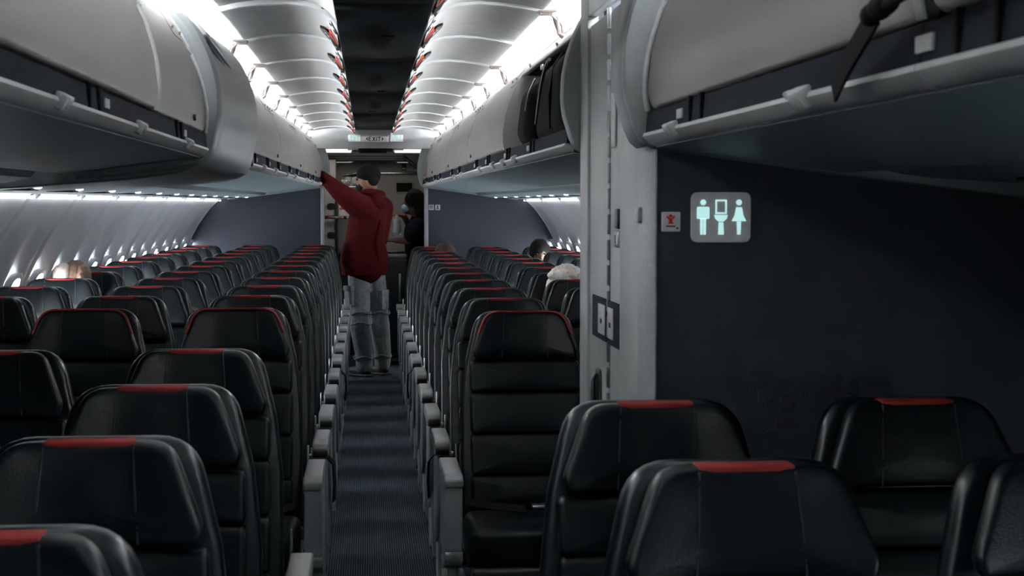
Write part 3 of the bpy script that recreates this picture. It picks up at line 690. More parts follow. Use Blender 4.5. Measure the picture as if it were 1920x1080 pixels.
# stowage compartments on the left of the galley
for i, (z0, z1, lb) in enumerate(((1.37, 1.92, 'upper'), (1.05, 1.355, 'middle'), (.05, 1.035, 'lower'))):
    t = thing('galley_locker', 'pale galley locker with black latch beside the left rear post, %s one' % lb, 'cabinet', (-.55, 15.6, z0)); off = (.55, -15.6, -z0)
    bm = bmesh.new(); box(bm, (-.57, 15.78, (z0+z1)/2), (.42, .34, z1-z0), .006); obj('body', bm, galm, t, off)
    bm = bmesh.new(); box(bm, (-.575, 15.605, (z0+z1)/2), (.40, .02, z1-z0-.02), .006); d = obj('door', bm, galm, t, off)
    zl = {0: 1.468, 1: 1.19, 2: .8}[i]
    bm = bmesh.new(); slab(bm, round_poly([(-.445, zl-.032), (-.368, zl-.032), (-.368, zl+.032), (-.445, zl+.032)], .03, 5), .01, .003, lambda u, v, w: (u, 15.588+w, v)); obj('latch', bm, blackm, d)
    bm = bmesh.new(); cyl(bm, (-.463, 15.595, zl+.004), (-.463, 15.585, zl+.004), .012, 10); obj('lock_pin', bm, steel, d)
bm = bmesh.new(); box(bm, (-.352, 15.60, .78), (.026, .05, 1.5), .006); o = obj('galley_upright', bm, blackm); o['label'] = 'black vertical post beside the pale galley lockers'; o['category'] = 'post'
t = thing('galley_latch_bar', 'black horizontal bar with red tips across the galley lockers', 'bar', (-.36, 15.56, 1.36)); off = (.36, -15.56, -1.36)
bm = bmesh.new(); box(bm, (-.36, 15.555, 1.360), (.24, .03, .026), .006); obj('bar', bm, steel, t, off)
bm = bmesh.new(); box(bm, (-.455, 15.55, 1.361), (.045, .034, .028), .006); box(bm, (-.27, 15.55, 1.361), (.03, .034, .028), .006); obj('grip', bm, blackm, t, off)
bm = bmesh.new(); box(bm, (-.434, 15.548, 1.361), (.012, .036, .029), .003); box(bm, (-.325, 15.548, 1.361), (.05, .034, .010), .003); obj('red_tip', bm, redflag, t, off)
t = thing('carton', 'white carton with an orange mark on the galley counter behind the man', 'carton', (-.28, 15.7, 1.38)); off = (.28, -15.7, -1.38)
bm = bmesh.new(); box(bm, (-.275, 15.75, 1.44), (.12, .12, .13), .004); obj('box', bm, paperm, t, off)
bm = bmesh.new(); prism(bm, [(-.325, 1.455), (-.285, 1.475), (-.265, 1.46), (-.285, 1.44), (-.325, 1.44)], 'Y', 15.686, 15.690); obj('mark', bm, orange, t, off)
t = thing('galley_counter', 'steel edged galley worktop behind the two standing people', 'counter', (0, 16.05, 1.0)); off = (0, -16.05, -1.0)
bm = bmesh.new(); box(bm, (.10, 16.05, 1.02), (.95, .48, .03), .006); obj('worktop', bm, steel, t, off)
bm = bmesh.new(); box(bm, (.10, 16.07, .50), (.93, .44, 1.0), .006); obj('base', bm, galdark, t, off)
# trolley
t = thing('galley_trolley', 'dark narrow galley trolley beside the man, pale top edge', 'trolley', (.21, 15.0, 0)); off = (-.21, -15.0, 0)
bm = bmesh.new(); box(bm, (.205, 15.0, .53), (.20, .34, .94), .008); obj('body', bm, galdark, t, off)
bm = bmesh.new(); box(bm, (.205, 15.0, 1.012), (.20, .35, .022), .006); obj('top', bm, postm, t, off)
bm = bmesh.new(); box(bm, (.205, 14.825, .53), (.17, .012, .86), .005); dd = obj('door', bm, darkm, t, off)
bm = bmesh.new(); box(bm, (.240, 14.815, .72), (.022, .014, .26), .004); obj('latch_strip', bm, steel, dd)
for sx in (-1, 1):
    for sy in (-1, 1):
        bm = bmesh.new(); cyl(bm, (.205+sx*.07-.01, 15+sy*.13, .03), (.205+sx*.07+.01, 15+sy*.13, .03), .03, 12); obj('wheel', bm, blackm, t, off)
# dark bag hanging at the right of the galley ceiling
bm = bmesh.new(); prism(bm, round_poly([(.28, 1.965), (.50, 1.965), (.52, 1.80), (.44, 1.81), (.35, 1.875), (.29, 1.935)], .03, 4), 'Y', 15.34, 15.46, .02)
o = obj('curtain_swag', bm, webm); o['label'] = 'black curtain gathered up at the right of the galley ceiling'; o['category'] = 'curtain'
# bag of cups in front of the oven
t = thing('cup_bag', 'cluster of clear plastic bags standing on the galley shelf left of the man', 'bag', (-.21, 15.62, 1.66)); off = (.21, -15.62, -1.66)
for c, r in (((-.245, 15.62, 1.735), (.035, .035, .045)), ((-.165, 15.62, 1.735), (.042, .04, .065)), ((-.20, 15.66, 1.70), (.04, .04, .04)), ((-.285, 15.62, 1.70), (.03, .03, .03))):
    bm = bmesh.new(); ellipsoid(bm, c, r, seg=12)
    for v in bm.verts: v.co += Vector((random.uniform(-1, 1), random.uniform(-1, 1), random.uniform(-1, 1)))*.006
    obj('bag', bm, clearm, t, off)
bm = bmesh.new(); box(bm, (-.21, 15.68, 1.655), (.26, .16, .016), .004); obj('shelf', bm, steel, t, off)

# ================================================================== SEATS
def ly(z): return -(1.125-z)*.20
HO = densify(round_poly([(-.176, .962), (.176, .962), (.183, .995), (.132, 1.122), (-.132, 1.122), (-.183, .995)], [.03, .03, .03, .055, .055, .03], 6), .05)
def head_warp(u, v, w):
    k = max(0, abs(u)-.066); return (u, ly(v)-.30*k-1.2*k*k*0+w*(1-.25*k/.11), v)
SO = densify(round_poly([(-.225, .42), (.225, .42), (.222, .80), (.205, .95), (.162, 1.122), (-.162, 1.122), (-.205, .95), (-.222, .80)], [.04, .04, .1, .1, .085, .085, .1, .1], 6), .07)
SM = {}
def mesh(name, m, fn, angle=.9):
    bm = bmesh.new(); fn(bm); SM[name] = finish(bm, name, m, angle)
mesh('headrest', leather, lambda bm: slab(bm, HO, .055, .016, head_warp, bulge=.006, rings=6, back_r=.012))
mesh('back_shell', shellm, lambda bm: slab(bm, SO, .052, .014, lambda u, v, w: (u, ly(v)+.050+w-.03*max(0, abs(u)-.14), v), rings=5, back_r=.02))
def tab(bm):
    box(bm, (0, .026, 1.1205), (.142, .040, .006), .0025, 3)
    box(bm, (0, .012, 1.1165), (.142, .022, .0125), .0025, 2)
mesh('red_tab', redm, tab)
def seams(s):
    return lambda bm: tube(bm, [head_warp(s*(.070+.010*i/6), 1.116-.15*i/6, .0005-.005*(1-abs(i-3)/4)) for i in range(7)], .0022, 6)
mesh('seam-1', seamm, seams(-1)); mesh('seam1', seamm, seams(1))
def hpipe(bm):
    pts = [p for p in HO]
    top = [p for p in pts if p[1] > 1.005]
    top.sort(key=lambda p: math.atan2(p[1]-1.0, p[0]))
    tube(bm, [head_warp(p[0]*1.0, p[1], .004) for p in top], .0042, 8)
mesh('red_piping', pipem, hpipe)
zs = [.955, .845, .705, .565, .455]
for i in range(4):
    z1, z0 = zs[i]-.001, zs[i+1]+.001
    ol = round_poly([(-.19, z0), (.19, z0), (.19, z1), (-.19, z1)], .018, 4)
    mesh('back_cushion%d' % i, leather, lambda bm: slab(bm, densify(ol, .06), .045, .012, lambda u, v, w: (u, ly(v)+.012-.18*max(0, abs(u)-.11)+w, v), bulge=.006, rings=4))
mesh('seat_cushion', leather, lambda bm: slab(bm, densify(round_poly([(-.222, -.56), (.222, -.56), (.222, -.13), (-.222, -.13)], .05, 5), .07), .12, .03, lambda u, v, w: (u, v, .475-.02*(v+.6)/.47-w), bulge=.01, rings=4, back_r=.02))
def pan(bm): box(bm, (0, -.34, .325), (.44, .46, .05), .012); cyl(bm, (-.235, -.22, .31), (.235, -.22, .31), .025, 10); cyl(bm, (-.235, -.48, .31), (.235, -.48, .31), .025, 10)
mesh('seat_frame', darkm, pan)
def leg(y0, y1): return lambda bm: tube(bm, [(0, y0, .31), (0, lerp(y0, y1, .5), .16), (0, y1, .0)], .02, 8)
mesh('leg_front', armm, leg(-.48, -.56)); mesh('leg_rear', armm, leg(-.22, -.12))
def foot(bm): box(bm, (0, -.34, .012), (.05, .56, .024), .006)
mesh('seat_track', darkm, foot)
def inner_arm(bm): box(bm, (0, -.36, .625), (.046, .36, .036), .014, 3); box(bm, (0, -.17, .60), (.040, .07, .09), .012)
mesh('inner_armrest', capm, inner_arm)
# aisle armrest, ordinary rows
def arm_cap(bm):
    poly = round_poly([(-.556, .588), (-.535, .584), (-.19, .598), (-.185, .638), (-.50, .646), (-.548, .632)], [.01, .008, .012, .016, .03, .02], 4)
    prism(bm, poly, 'X', -.029, .029, .007)
mesh('armrest_cap', capm, arm_cap)
mesh('armrest_nose', blackm, lambda bm: box(bm, (0, -.553, .604), (.050, .012, .026), .005))
def arm_panel(bm):
    poly = round_poly([(-.520, .592), (-.200, .596), (-.165, .40), (-.18, .24), (-.30, .215), (-.43, .28), (-.500, .40)], [.01, .01, .08, .05, .07, .09, .08], 5)
    prism(bm, poly, 'X', -.018, .018, .006)
mesh('armrest_panel', armm, arm_panel)
def skirt(bm):
    poly = round_poly([(-.42, .33), (-.20, .34), (-.10, .22), (-.14, .03), (-.22, .02), (-.30, .08), (-.46, .06), (-.50, .02), (-.52, .04), (-.48, .22)], [.05, .05, .06, .02, .02, .06, .05, .01, .01, .06], 4)
    prism(bm, poly, 'X', -.014, .014, .005)
mesh('side_skirt', armm, skirt)
for s in (-1, 1):
    mesh('armrest_pin%d' % s, steel, lambda bm: (cyl(bm, (s*.028, -.535, .596), (s*.040, -.540, .594), .006, 8), box(bm, (s*.033, -.53, .588), (.008, .03, .016), .003)))
    mesh('hinge_strip%d' % s, steel, lambda bm: box(bm, (s*.243, -.085, .60), (.008, .012, .15), .003))
# exit row console
def con_body(bm):
    poly = round_poly([(-.545, .606), (-.16, .606), (-.16, .36), (-.46, .345), (-.535, .385)], [.008, .01, .04, .06, .04], 4)
    prism(bm, poly, 'X', -.0275, .0275, .006)
mesh('console_body', armm, con_body)
def con_cap(bm): prism(bm, round_poly([(-.556, .606), (-.15, .606), (-.15, .640), (-.52, .646), (-.556, .630)], [.006, .01, .012, .02, .012], 4), 'X', -.030, .030, .006)
mesh('console_cap', capm, con_cap)
def con_chin(bm): prism(bm, round_poly([(-.542, .405), (-.46, .362), (-.30, .345), (-.30, .325), (-.46, .335), (-.535, .365)], .012, 3), 'X', -.029, .029, .004)
mesh('console_chin', capm, con_chin)
def con_leg(bm): cyl(bm, (-.035, -.43, .30), (.035, -.43, .30), .022, 10); prism(bm, round_poly([(-.46, .34), (-.36, .34), (-.32, .02), (-.42, .0), (-.50, .0), (-.47, .12)], .03, 3), 'X', -.016, .016, .004)
mesh('console_leg', armm, con_leg)
def belt_on(bm):
    for s in (-1, 1): ribbon(bm, [(s*.20, -.16, .485), (s*.12, -.28, .492), (s*.03, -.33+.03*s, .498)], (.0, .022, .008), .0015)
mesh('seat_belt', webm, belt_on)
mesh('buckle', steel, lambda bm: box(bm, (.02, -.335, .503), (.055, .045, .012), .004))
def belt_hang(s):
    def f(bm): ribbon(bm, [(s*.262, -.30, .545), (s*.292, -.33, .56), (s*.318, -.35, .535), (s*.322, -.36, .46), (s*.318, -.365, .40)], (0.004, .026, 0), .002)
    return f
for s in (-1, 1):
    mesh('loose_belt%d' % s, webm, belt_hang(s)); mesh('loose_buckle%d' % s, steel, lambda bm: (box(bm, (s*.318, -.365, .372), (.014, .05, .008), .002), box(bm, (s*.318, -.385, .385), (.012, .008, .03), .002), box(bm, (s*.318, -.345, .385), (.012, .008, .03), .002)))

def seat(x, y, zs_, label, aisle=0, exit_row=False, loose=False, group='airline seats'):
    t = thing('airline_seat', label, 'seat', (x, y, 0), group); t.scale = (1, 1, zs_)
    L_ = lambda n, k=None, p=t: link(n, SM[k or n], p)
    L_('back_shell'); h = L_('headrest')
    L_('seam', 'seam-1', h); L_('seam', 'seam1', h)
    if exit_row: q = L_('red_piping', None, h)
    else: q = L_('red_tab', None, h)
    for i in range(4): L_('back_cushion', 'back_cushion%d' % i)
    L_('seat_cushion'); L_('seat_frame'); L_('leg', 'leg_front'); L_('leg', 'leg_rear'); L_('seat_track')
    b = L_('seat_belt'); L_('buckle', None, b)
    if aisle:
        if exit_row:
            for n in ('console_cap', 'console_chin', 'console_leg'): link(n, SM[n], t, (aisle*.275, 0, 0))
            link('console', SM['console_body'], t, (aisle*.275, 0, 0))
        else:
            c = link('armrest_cap', SM['armrest_cap'], t, (aisle*.275, 0, 0)); link('armrest_nose', SM['armrest_nose'], c); link('armrest_pin', SM['armrest_pin%d' % -aisle], c)
            link('armrest_panel', SM['armrest_panel'], t, (aisle*.275, 0, 0)); link('side_skirt', SM['side_skirt'], t, (aisle*.268, 0, 0))
        L_('hinge_strip', 'hinge_strip%d' % aisle)
        if loose: lb = L_('loose_belt', 'loose_belt%d' % aisle); L_('loose_buckle', 'loose_buckle%d' % aisle, lb)
    link('inner_armrest', SM['inner_armrest'], t, (.2515 if x > 0 else -.2515, 0, 0))
    return t
POS = {0: 'aisle', 1: 'middle', 2: 'window'}
NTH = ['', 'first', 'second', 'third', 'fourth', 'fifth', 'sixth', 'seventh', 'eighth', 'ninth', 'tenth', 'last']
# near left
for i, (y, cols) in enumerate(((1.83, (0,)), (2.56, (0,)), (3.31, (0, 1)), (4.14, (0, 1)))):
    w = ['closest to the camera in the bottom left corner', 'second from the camera on the left', 'third from the camera on the left', 'just in front of the red-piped left exit row'][i]
    for c in cols: seat(-.492-.51*c, y, 1, 'black leather %s seat with red tab, %s' % (POS[c], w), 1 if c == 0 else 0, group='near left seats')
# far left
LY = [5.47+.755*k for k in range(12)]; RY = [5.54+.765*k for k in range(12)]; LY[11] = 13.74; RY[11] = 13.90
for k, y in enumerate(LY):
    for c in range(3):
        lb = 'black %s seat with red piping, left exit row' % POS[c] if k == 0 else 'black %s seat with red tab, %s row behind the left exit row' % (POS[c], NTH[k])
        seat((-.498-.503*c)*(1 if k < 8 else 1-.004*(k-8)*c), y, 1.018, lb, 1 if c == 0 else 0, k == 0, loose=k in (1, 5), group='left seats behind the exit')
# near right
for i, (y, cols) in enumerate(((2.24, (0, 1)), (2.96, (0, 1)))):
    for c in cols: seat(.49+.505*c, y, 1, 'black leather %s seat with red tab, %s' % (POS[c], ['front row on the right, nearest the camera', 'right row against the navy lavatory wall'][i]), -1 if c == 0 else 0, group='near right seats')
for k, y in enumerate(RY):
    for c in range(3):
        if (c == 1 and y < 6.2) or (c == 2 and y < 9.6): continue
        lb = 'black %s seat with red piping, right exit row behind the lavatory' % POS[c] if k == 0 else 'black %s seat with red tab, %s row behind the right exit row' % (POS[c], NTH[k])
        seat((.49+.508*c)*(1 if k < 8 else 1-.004*(k-8)*c), y, 1, lb, -1 if c == 0 else 0, k == 0, loose=k in (1, 5), group='right seats behind the exit')

# ================================================================== BACKPACK AND STRAP
t = thing('backpack', 'black fabric backpack standing in the open right overhead bin', 'bag', (.72, 5.6, 1.70)); off = (-.72, -5.6, -1.70)
bm = bmesh.new(); box(bm, (.715, 5.45, 1.855), (.32, .80, .30), .08, 5)
for v in bm.verts:
    v.co.x += .02*math.sin(v.co.y*9)*(v.co.z-1.7); v.co.z -= .06*max(0, v.co.y-5.55)
obj('main_pocket', bm, webm, t, off)
bm = bmesh.new(); box(bm, (.655, 5.98, 1.830), (.27, .32, .24), .07, 5)
for v in bm.verts: v.co.y += .16*(1.86-v.co.z); v.co.x -= .12*(1.80-v.co.z)
obj('front_pocket', bm, webm, t, off)
bm = bmesh.new(); tube(bm, [(.556, 5.35+.06*i, 1.98-.004*i*i) for i in range(8)], .006, 8); tube(bm, [(.564, 5.25, 1.75+.028*i) for i in range(8)], .005, 8); obj('piping', bm, blackm, t, off)
bm = bmesh.new(); ribbon(bm, [(.555, 5.80, 1.95), (.535, 5.84, 1.90), (.525, 5.86, 1.84)], (0, .006, .003), .002); obj('zip_pull', bm, steel, t, off)
bm = bmesh.new(); box(bm, (.56, 5.60, 1.975), (.012, .03, .02), .004); obj('strap_clip', bm, steel, t, off)
bm = bmesh.new(); ribbon(bm, [(.60, 5.30, 2.0), (.565, 5.30, 1.95), (.552, 5.32, 1.85), (.56, 5.36, 1.75)], (0, .022, 0), .005); obj('shoulder_strap', bm, webm, t, off)
t = thing('hanging_strap', 'black webbing strap knotted at the top right bin lip, end dangling', 'strap', (.48, 1.63, 1.70)); off = (-.48, -1.63, -1.70)
bm = bmesh.new(); ribbon(bm, [(.477, 1.635, 1.698), (.480, 1.69, 1.680), (.484, 1.76, 1.656), (.490, 1.83, 1.630)], (0, .008, .013), .0018); obj('strap_tail', bm, webm, t, off)
bm = bmesh.new(); ellipsoid(bm, (.474, 1.615, 1.700), (.012, .026, .013)); ellipsoid(bm, (.476, 1.60, 1.704), (.012, .016, .015), (0, .6, .4)); ellipsoid(bm, (.470, 1.635, 1.695), (.010, .014, .012)); obj('knot', bm, webm, t, off)
bm = bmesh.new(); tube(bm, [(.474, 1.61, 1.702), (.472, 1.50, 1.714), (.470, 1.40, 1.724), (.470, 1.25, 1.738)], .0055, 8); tube(bm, [(.474, 1.60, 1.700), (.468, 1.52, 1.702), (.464, 1.42, 1.706), (.462, 1.28, 1.706)], .006, 8); obj('cord', bm, webm, t, off)

# ================================================================== PEOPLE
def hand(bm, wrist, d, up, size=1, spread=.5, curl=.35):
    """palm and five fingers from the wrist along d; up = back of the hand"""
    w = Vector(wrist); d = Vector(d).normalized(); u = (Vector(up)-Vector(up).dot(d)*d).normalized(); s = d.cross(u)
    pc = w+d*.05*size
    for k in (-1, -.33, .33, 1): limb(bm, (w, .022*size), (w+d*.085*size+s*.028*k*size, .015*size))
    for k, L in ((-1, .062), (-.33, .078), (.33, .084), (1, .074)):
        b0 = w+d*.088*size+s*.028*k*size; d1 = (d-u*curl).normalized(); d2 = (d-u*curl*3).normalized()
        m1 = b0+d1*L*.5*size; limb(bm, (b0, .0105*size), (m1, .0095*size), (m1+d2*L*.55*size, .008*size))
    b0 = w+d*.03*size+s*.03*size; td = (d*.7+s*.7-u*.25).normalized(); m1 = b0+td*.045*size; limb(bm, (b0, .015*size), (m1, .011*size), (m1+(td-u*.3).normalized()*.035*size, .0095*size))
# --- standing man ---------------------------------------------------
t = thing('person', 'man in maroon hoodie and black cap standing in aisle, reaching into left bin', 'person', (-.04, 13.9, 0)); off = (.04, -13.9, 0)
def mb(name, bm, m, vox, sm=5, parent=t, o=off): return link(name, remesh(bm, name, m, vox, sm), parent, o)
Lsh, Lel, Lwr = (-.13, 13.74, 1.475), (-.275, 13.56, 1.60), (-.452, 13.70, 1.742)
Rsh, Rel, Rwr = (.075, 13.97, 1.46), (.05, 14.08, 1.18), (-.12, 14.17, 1.10)
bm = bmesh.new()
H = Vector((-.043, 13.87, 1.715)); hr = (0, 0, .6)
ellipsoid(bm, H, (.100, .080, .118), hr); ellipsoid(bm, H+Vector((-.045, .035, -.055)), (.060, .055, .065), hr)   # skull, jaw
ellipsoid(bm, H+Vector((-.105, .070, -.015)), (.018, .014, .022)); ellipsoid(bm, H+Vector((-.058, -.060, -.022)), (.012, .018, .032), (0, .1, .3))
limb(bm, ((-.03, 13.89, 1.62), .058), ((-.02, 13.90, 1.50), .066))
limb(bm, ((-.05, 13.90, 1.40), .13), ((-.07, 13.90, 1.15), .11), ((-.07, 13.90, 1.0), .10))
limb(bm, (Lsh, .055), (Lel, .043), (Lwr, .03)); limb(bm, (Rsh, .055), (Rel, .043), (Rwr, .03))
hand(bm, Lwr, (-.75, .35, .35), (0, -.4, 1)); hand(bm, Rwr, (-.8, .2, -.2), (0, 0, 1))
for hp, kn, an in (((-.125, 13.885, .92), (-.118, 13.81, .50), (-.085, 13.84, .08)), ((.0, 13.96, .92), (.045, 13.94, .50), (.072, 13.97, .08))):
    limb(bm, (hp, .068), (kn, .05), (an, .04)); limb(bm, (an, .04), ((an[0]-.09, an[1]+.09, .035), .035))
mb('body', bm, skin_l, .011)
bm = bmesh.new()
limb(bm, ((-.03, 13.89, 1.50), .12), ((-.055, 13.89, 1.36), .165), ((-.08, 13.89, 1.15), .172), ((-.08, 13.89, .97), .178))
ellipsoid(bm, (-.05, 13.88, 1.43), (.175, .15, .13), (0, 0, .7)); ellipsoid(bm, (-.085, 13.89, 1.0), (.200, .19, .12))
limb(bm, ((-.06, 13.84, 1.44), .13), (Lsh, .112)); limb(bm, (Lsh, .112), (lerp(Lsh[0], Lel[0], .5), lerp(Lsh[1], Lel[1], .5), lerp(Lsh[2], Lel[2], .5)-.012, ) and ((-.205, 13.65, 1.53), .098), ((-.29, 13.56, 1.597), .080), ((-.37, 13.62, 1.670), .062), ((-.442, 13.69, 1.733), .047))
limb(bm, (Rsh, .10), (Rel, .075), (Rwr, .05))
loft(bm, [[(-.083+rx*math.cos(a), 13.89+ry*math.sin(a), z) for a in [2*PI*k/28 for k in range(28)]] for rx, ry, z in ((.185, .172, .890), (.200, .186, .93), (.214, .198, .985), (.205, .190, 1.06), (.18, .165, 1.16))])
mb('hoodie', bm, hoodm, .012, 12)
bm = bmesh.new(); loft(bm, [[(-.083+rx*math.cos(a), 13.89+ry*math.sin(a), z) for a in [2*PI*k/28 for k in range(28)]] for rx, ry, z in ((.170, .150, .880), (.196, .180, .882), (.201, .186, .890), (.201, .186, .926), (.190, .176, .932), (.16, .14, .933))])
link('hem', finish(bm, 'hem', hoodm), t, off)
bm = bmesh.new(); tube(bm, [(-.02+.095*math.cos(a), 13.885+.085*math.sin(a), 1.565+.025*math.sin(a+PI)) for a in [2*PI*i/20 for i in range(20)]], .034, 10, closed=True)
ellipsoid(bm, (.035, 13.80, 1.505), (.085, .06, .07), (0, .2, .6)); mb('hood', bm, hoodm, .01, 4)
bm = bmesh.new()      # sleeve folds on the reaching arm and back folds
limb(bm, ((-.10, 13.70, 1.40), .018), ((-.21, 13.57, 1.465), .014), ((-.30, 13.53, 1.55), .012)); limb(bm, ((.0, 13.735, 1.38), .014), ((-.10, 13.74, 1.20), .012), ((-.14, 13.735, 1.02), .012)); limb(bm, ((.06, 13.77, 1.35), .012), ((.02, 13.735, 1.15), .012), ((.04, 13.74, 1.0), .012)); mb('fold', bm, hoodm, .008, 4)
bm = bmesh.new()
for hp, kn, an, r in (((-.130, 13.885, .90), (-.122, 13.805, .52), (-.088, 13.84, .10), 1), ((.000, 13.96, .90), (.045, 13.94, .52), (.070, 13.97, .10), .95)):
    limb(bm, (hp, .100*r), ((lerp(hp[0], kn[0], .6), lerp(hp[1], kn[1], .6), lerp(hp[2], kn[2], .6)), .095*r), (kn, .084*r), ((kn[0], kn[1]-.005, kn[2]-.07), .094*r), ((an[0], an[1], .20), .080*r), (an, .074*r))
limb(bm, ((-.12, 13.88, .93), .105), ((-.03, 13.91, .93), .105)); mb('trousers', bm, trousm, .011, 4)
for c, rz in (((-.215, 13.78, .70), .5), ((.085, 13.86, .66), -.5)):
    bm = bmesh.new(); box(bm, c, (.035, .13, .16), .012, 2, rot=(0, 0, rz)); box(bm, (c[0]-.004, c[1]-.004, c[2]+.07), (.042, .14, .045), .01, 2, rot=(0, 0, rz)); link('cargo_pocket', finish(bm, 'cargo_pocket', trousm), t, off)
bm = bmesh.new()      # crease bands on trousers
for c, r in (((-.122, 13.795, .56), .088), ((-.12, 13.80, .47), .090), ((-.095, 13.83, .17), .079), ((.046, 13.94, .55), .085), ((.068, 13.965, .17), .075)):
    tube(bm, [(c[0]+r*math.cos(a), c[1]+r*math.sin(a), c[2]+.012*math.sin(3*a)) for a in [2*PI*i/18 for i in range(18)]], .010, 6, closed=True)
link('crease', finish(bm, 'crease', trousm), t, off)
for an, nm_ in (((-.085, 13.84, .0), 0), ((.072, 13.97, .0), 1)):
    bm = bmesh.new(); ellipsoid(bm, (an[0]-.045, an[1]+.045, .045), (.135, .052, .048), (0, 0, 2.36)); box(bm, (an[0]-.045, an[1]+.045, .014), (.26, .095, .026), .012, 2, rot=(0, 0, 2.36)); link('shoe', finish(bm, 'shoe', shoem), t, off)
bm = bmesh.new(); ellipsoid(bm, H+Vector((0, 0, .032)), (.112, .093, .098), hr, 20)
for v in list(bm.verts):
    b_ = H.z+.005-.05*max(0, min(1, ((v.co.x-H.x)*.8-(v.co.y-H.y)*.6)/.09+.3))
    if v.co.z < b_: v.co.z = b_+(v.co.z-b_)*.35
c_ = link('cap', finish(bm, 'cap', capk), t, off)
bm = bmesh.new(); bl = round_poly([(-.06, -.075), (.075, -.07), (.095, 0), (.075, .07), (-.06, .075)], .05, 5); bw = Matrix.Translation(H+Vector((-.125, .075, .035))) @ Euler((0, 0, PI+.0-.55)).to_matrix().to_4x4()
slab(bm, bl, .008, .003, lambda u, v, w: tuple(bw @ Vector((u, v, -.25*v*v*8-.12*(u+.06)+w)))); link('bill', finish(bm, 'bill', capk), c_)
bm = bmesh.new(); ellipsoid(bm, H+Vector((-.062, .040, -.082)), (.052, .052, .046), hr); ellipsoid(bm, H+Vector((-.068, -.022, -.070)), (.022, .030, .026), hr); link('beard', finish(bm, 'beard', beardm), t, off)
bm = bmesh.new(); ellipsoid(bm, H+Vector((.028, -.026, -.010)), (.070, .055, .066), (0, 0, .75)); link('hair', finish(bm, 'hair', beardm), t, off)
# --- attendant -------------------------------------------------------
t2 = thing('person', 'attendant in dark uniform and blue face mask holding a clear bag in the galley', 'person', (.42, 15.25, 0)); off2 = (-.42, -15.25, 0)
H2 = Vector((.372, 15.2, 1.505)); W2 = Vector((.290, 15.12, 1.375)); W3 = Vector((.215, 15.02, 1.150))
bm = bmesh.new()
ellipsoid(bm, H2, (.088, .076, .108)); ellipsoid(bm, H2+Vector((-.045, 0, -.06)), (.05, .05, .055)); ellipsoid(bm, H2+Vector((-.095, 0, -.02)), (.016, .014, .02)); ellipsoid(bm, H2+Vector((.01, -.075, -.015)), (.015, .01, .028))
limb(bm, ((.40, 15.21, 1.42), .05), ((.43, 15.23, 1.30), .06)); limb(bm, ((.44, 15.24, 1.25), .12), ((.44, 15.25, 1.0), .11), ((.44, 15.25, .85), .13))
limb(bm, ((.42, 15.36, 1.28), .05), ((.40, 15.30, 1.16), .042), (W2, .027)); hand(bm, W2, (-.75, -.05, .25), (0, -.3, 1), .9, curl=.6)
limb(bm, ((.41, 15.08, 1.29), .05), ((.335, 15.0, 1.155), .042), (W3, .028)); hand(bm, W3, (-.9, 0, .05), (0, -.2, 1), .9, curl=.5)
for s in (-1, 1): limb(bm, ((.44, 15.25+s*.09, .85), .09), ((.44, 15.24+s*.09, .48), .06), ((.45, 15.26+s*.09, .07), .045)); limb(bm, ((.45, 15.26+s*.09, .06), .04), ((.36, 15.24+s*.09, .035), .035))
mb('body', bm, skin_d, .010, 3, t2, off2)
bm = bmesh.new()
limb(bm, ((.425, 15.225, 1.335), .08), ((.44, 15.24, 1.22), .155), ((.44, 15.25, 1.02), .142), ((.44, 15.25, .88), .16)); limb(bm, ((.41, 15.09, 1.28), .085), ((.345, 15.01, 1.180), .068)); limb(bm, ((.43, 15.36, 1.27), .085), ((.40, 15.30, 1.17), .07))
mb('uniform_top', bm, uniform, .011, 4, t2, off2)
bm = bmesh.new()
for s in (-1, 1): limb(bm, ((.44, 15.25+s*.08, .88), .12), ((.44, 15.24+s*.09, .48), .085), ((.45, 15.26+s*.09, .10), .07))
mb('trousers', bm, uniform, .012, 4, t2, off2)
bm = bmesh.new(); ellipsoid(bm, H2+Vector((.022, 0, .018)), (.096, .092, .105)); ellipsoid(bm, H2+Vector((.065, 0, -.07)), (.06, .07, .08))
for i in range(14):
    a = -1.2+2.6*i/13; tube(bm, [H2+Vector((.02+.095*math.sin(a)*math.cos(b), -.09*math.cos(a)*1.02*math.cos(b), .02+.106*math.sin(b))) for b in [1.4-.25*j for j in range(9)]], .009, 6)
link('hair', finish(bm, 'hair', beardm), t2, off2)
bm = bmesh.new(); ol = round_poly([(-.04, -.045), (.045, -.045), (.05, .03), (-.035, .035)], .02, 4)
ellipsoid(bm, H2+Vector((-.058, 0, -.052)), (.052, .055, .048)); mk = link('mask', finish(bm, 'mask', maskm), t2, off2)
bm = bmesh.new(); tube(bm, [H2+Vector((-.045, -.052, -.035)), H2+Vector((-.01, -.08, -.01)), H2+Vector((.02, -.083, .0))], .003, 6); link('ear_loop', finish(bm, 'ear_loop', paperm), mk)
bm = bmesh.new(); ellipsoid(bm, H2+Vector((-.035, -.062, .06)), (.012, .008, .012)); link('hair_clip', finish(bm, 'hair_clip', redm), t2, off2)
for s in (-1, 1):
    bm = bmesh.new(); ellipsoid(bm, (.41, 15.25+s*.09, .04), (.12, .045, .045)); link('shoe', finish(bm, 'shoe', shoem), t2, off2)
t = thing('clear_bag', 'clear plastic sleeve of cups hanging from the hand of the attendant', 'bag', (.215, 15.04, 1.21)); off = (-.215, -15.04, -1.21)
bm = bmesh.new(); rings = []
for i in range(12):
    z = 1.395-.018*i; r = .014+.026*min(1, i/4)
    rings.append([(.215+r*math.cos(a)*(1+.12*math.sin(5*a+i)), 15.04+r*math.sin(a), z) for a in [2*PI*j/16 for j in range(16)]])
loft(bm, rings); obj('sleeve', bm, clearm, t, off)
bm = bmesh.new(); rings = []
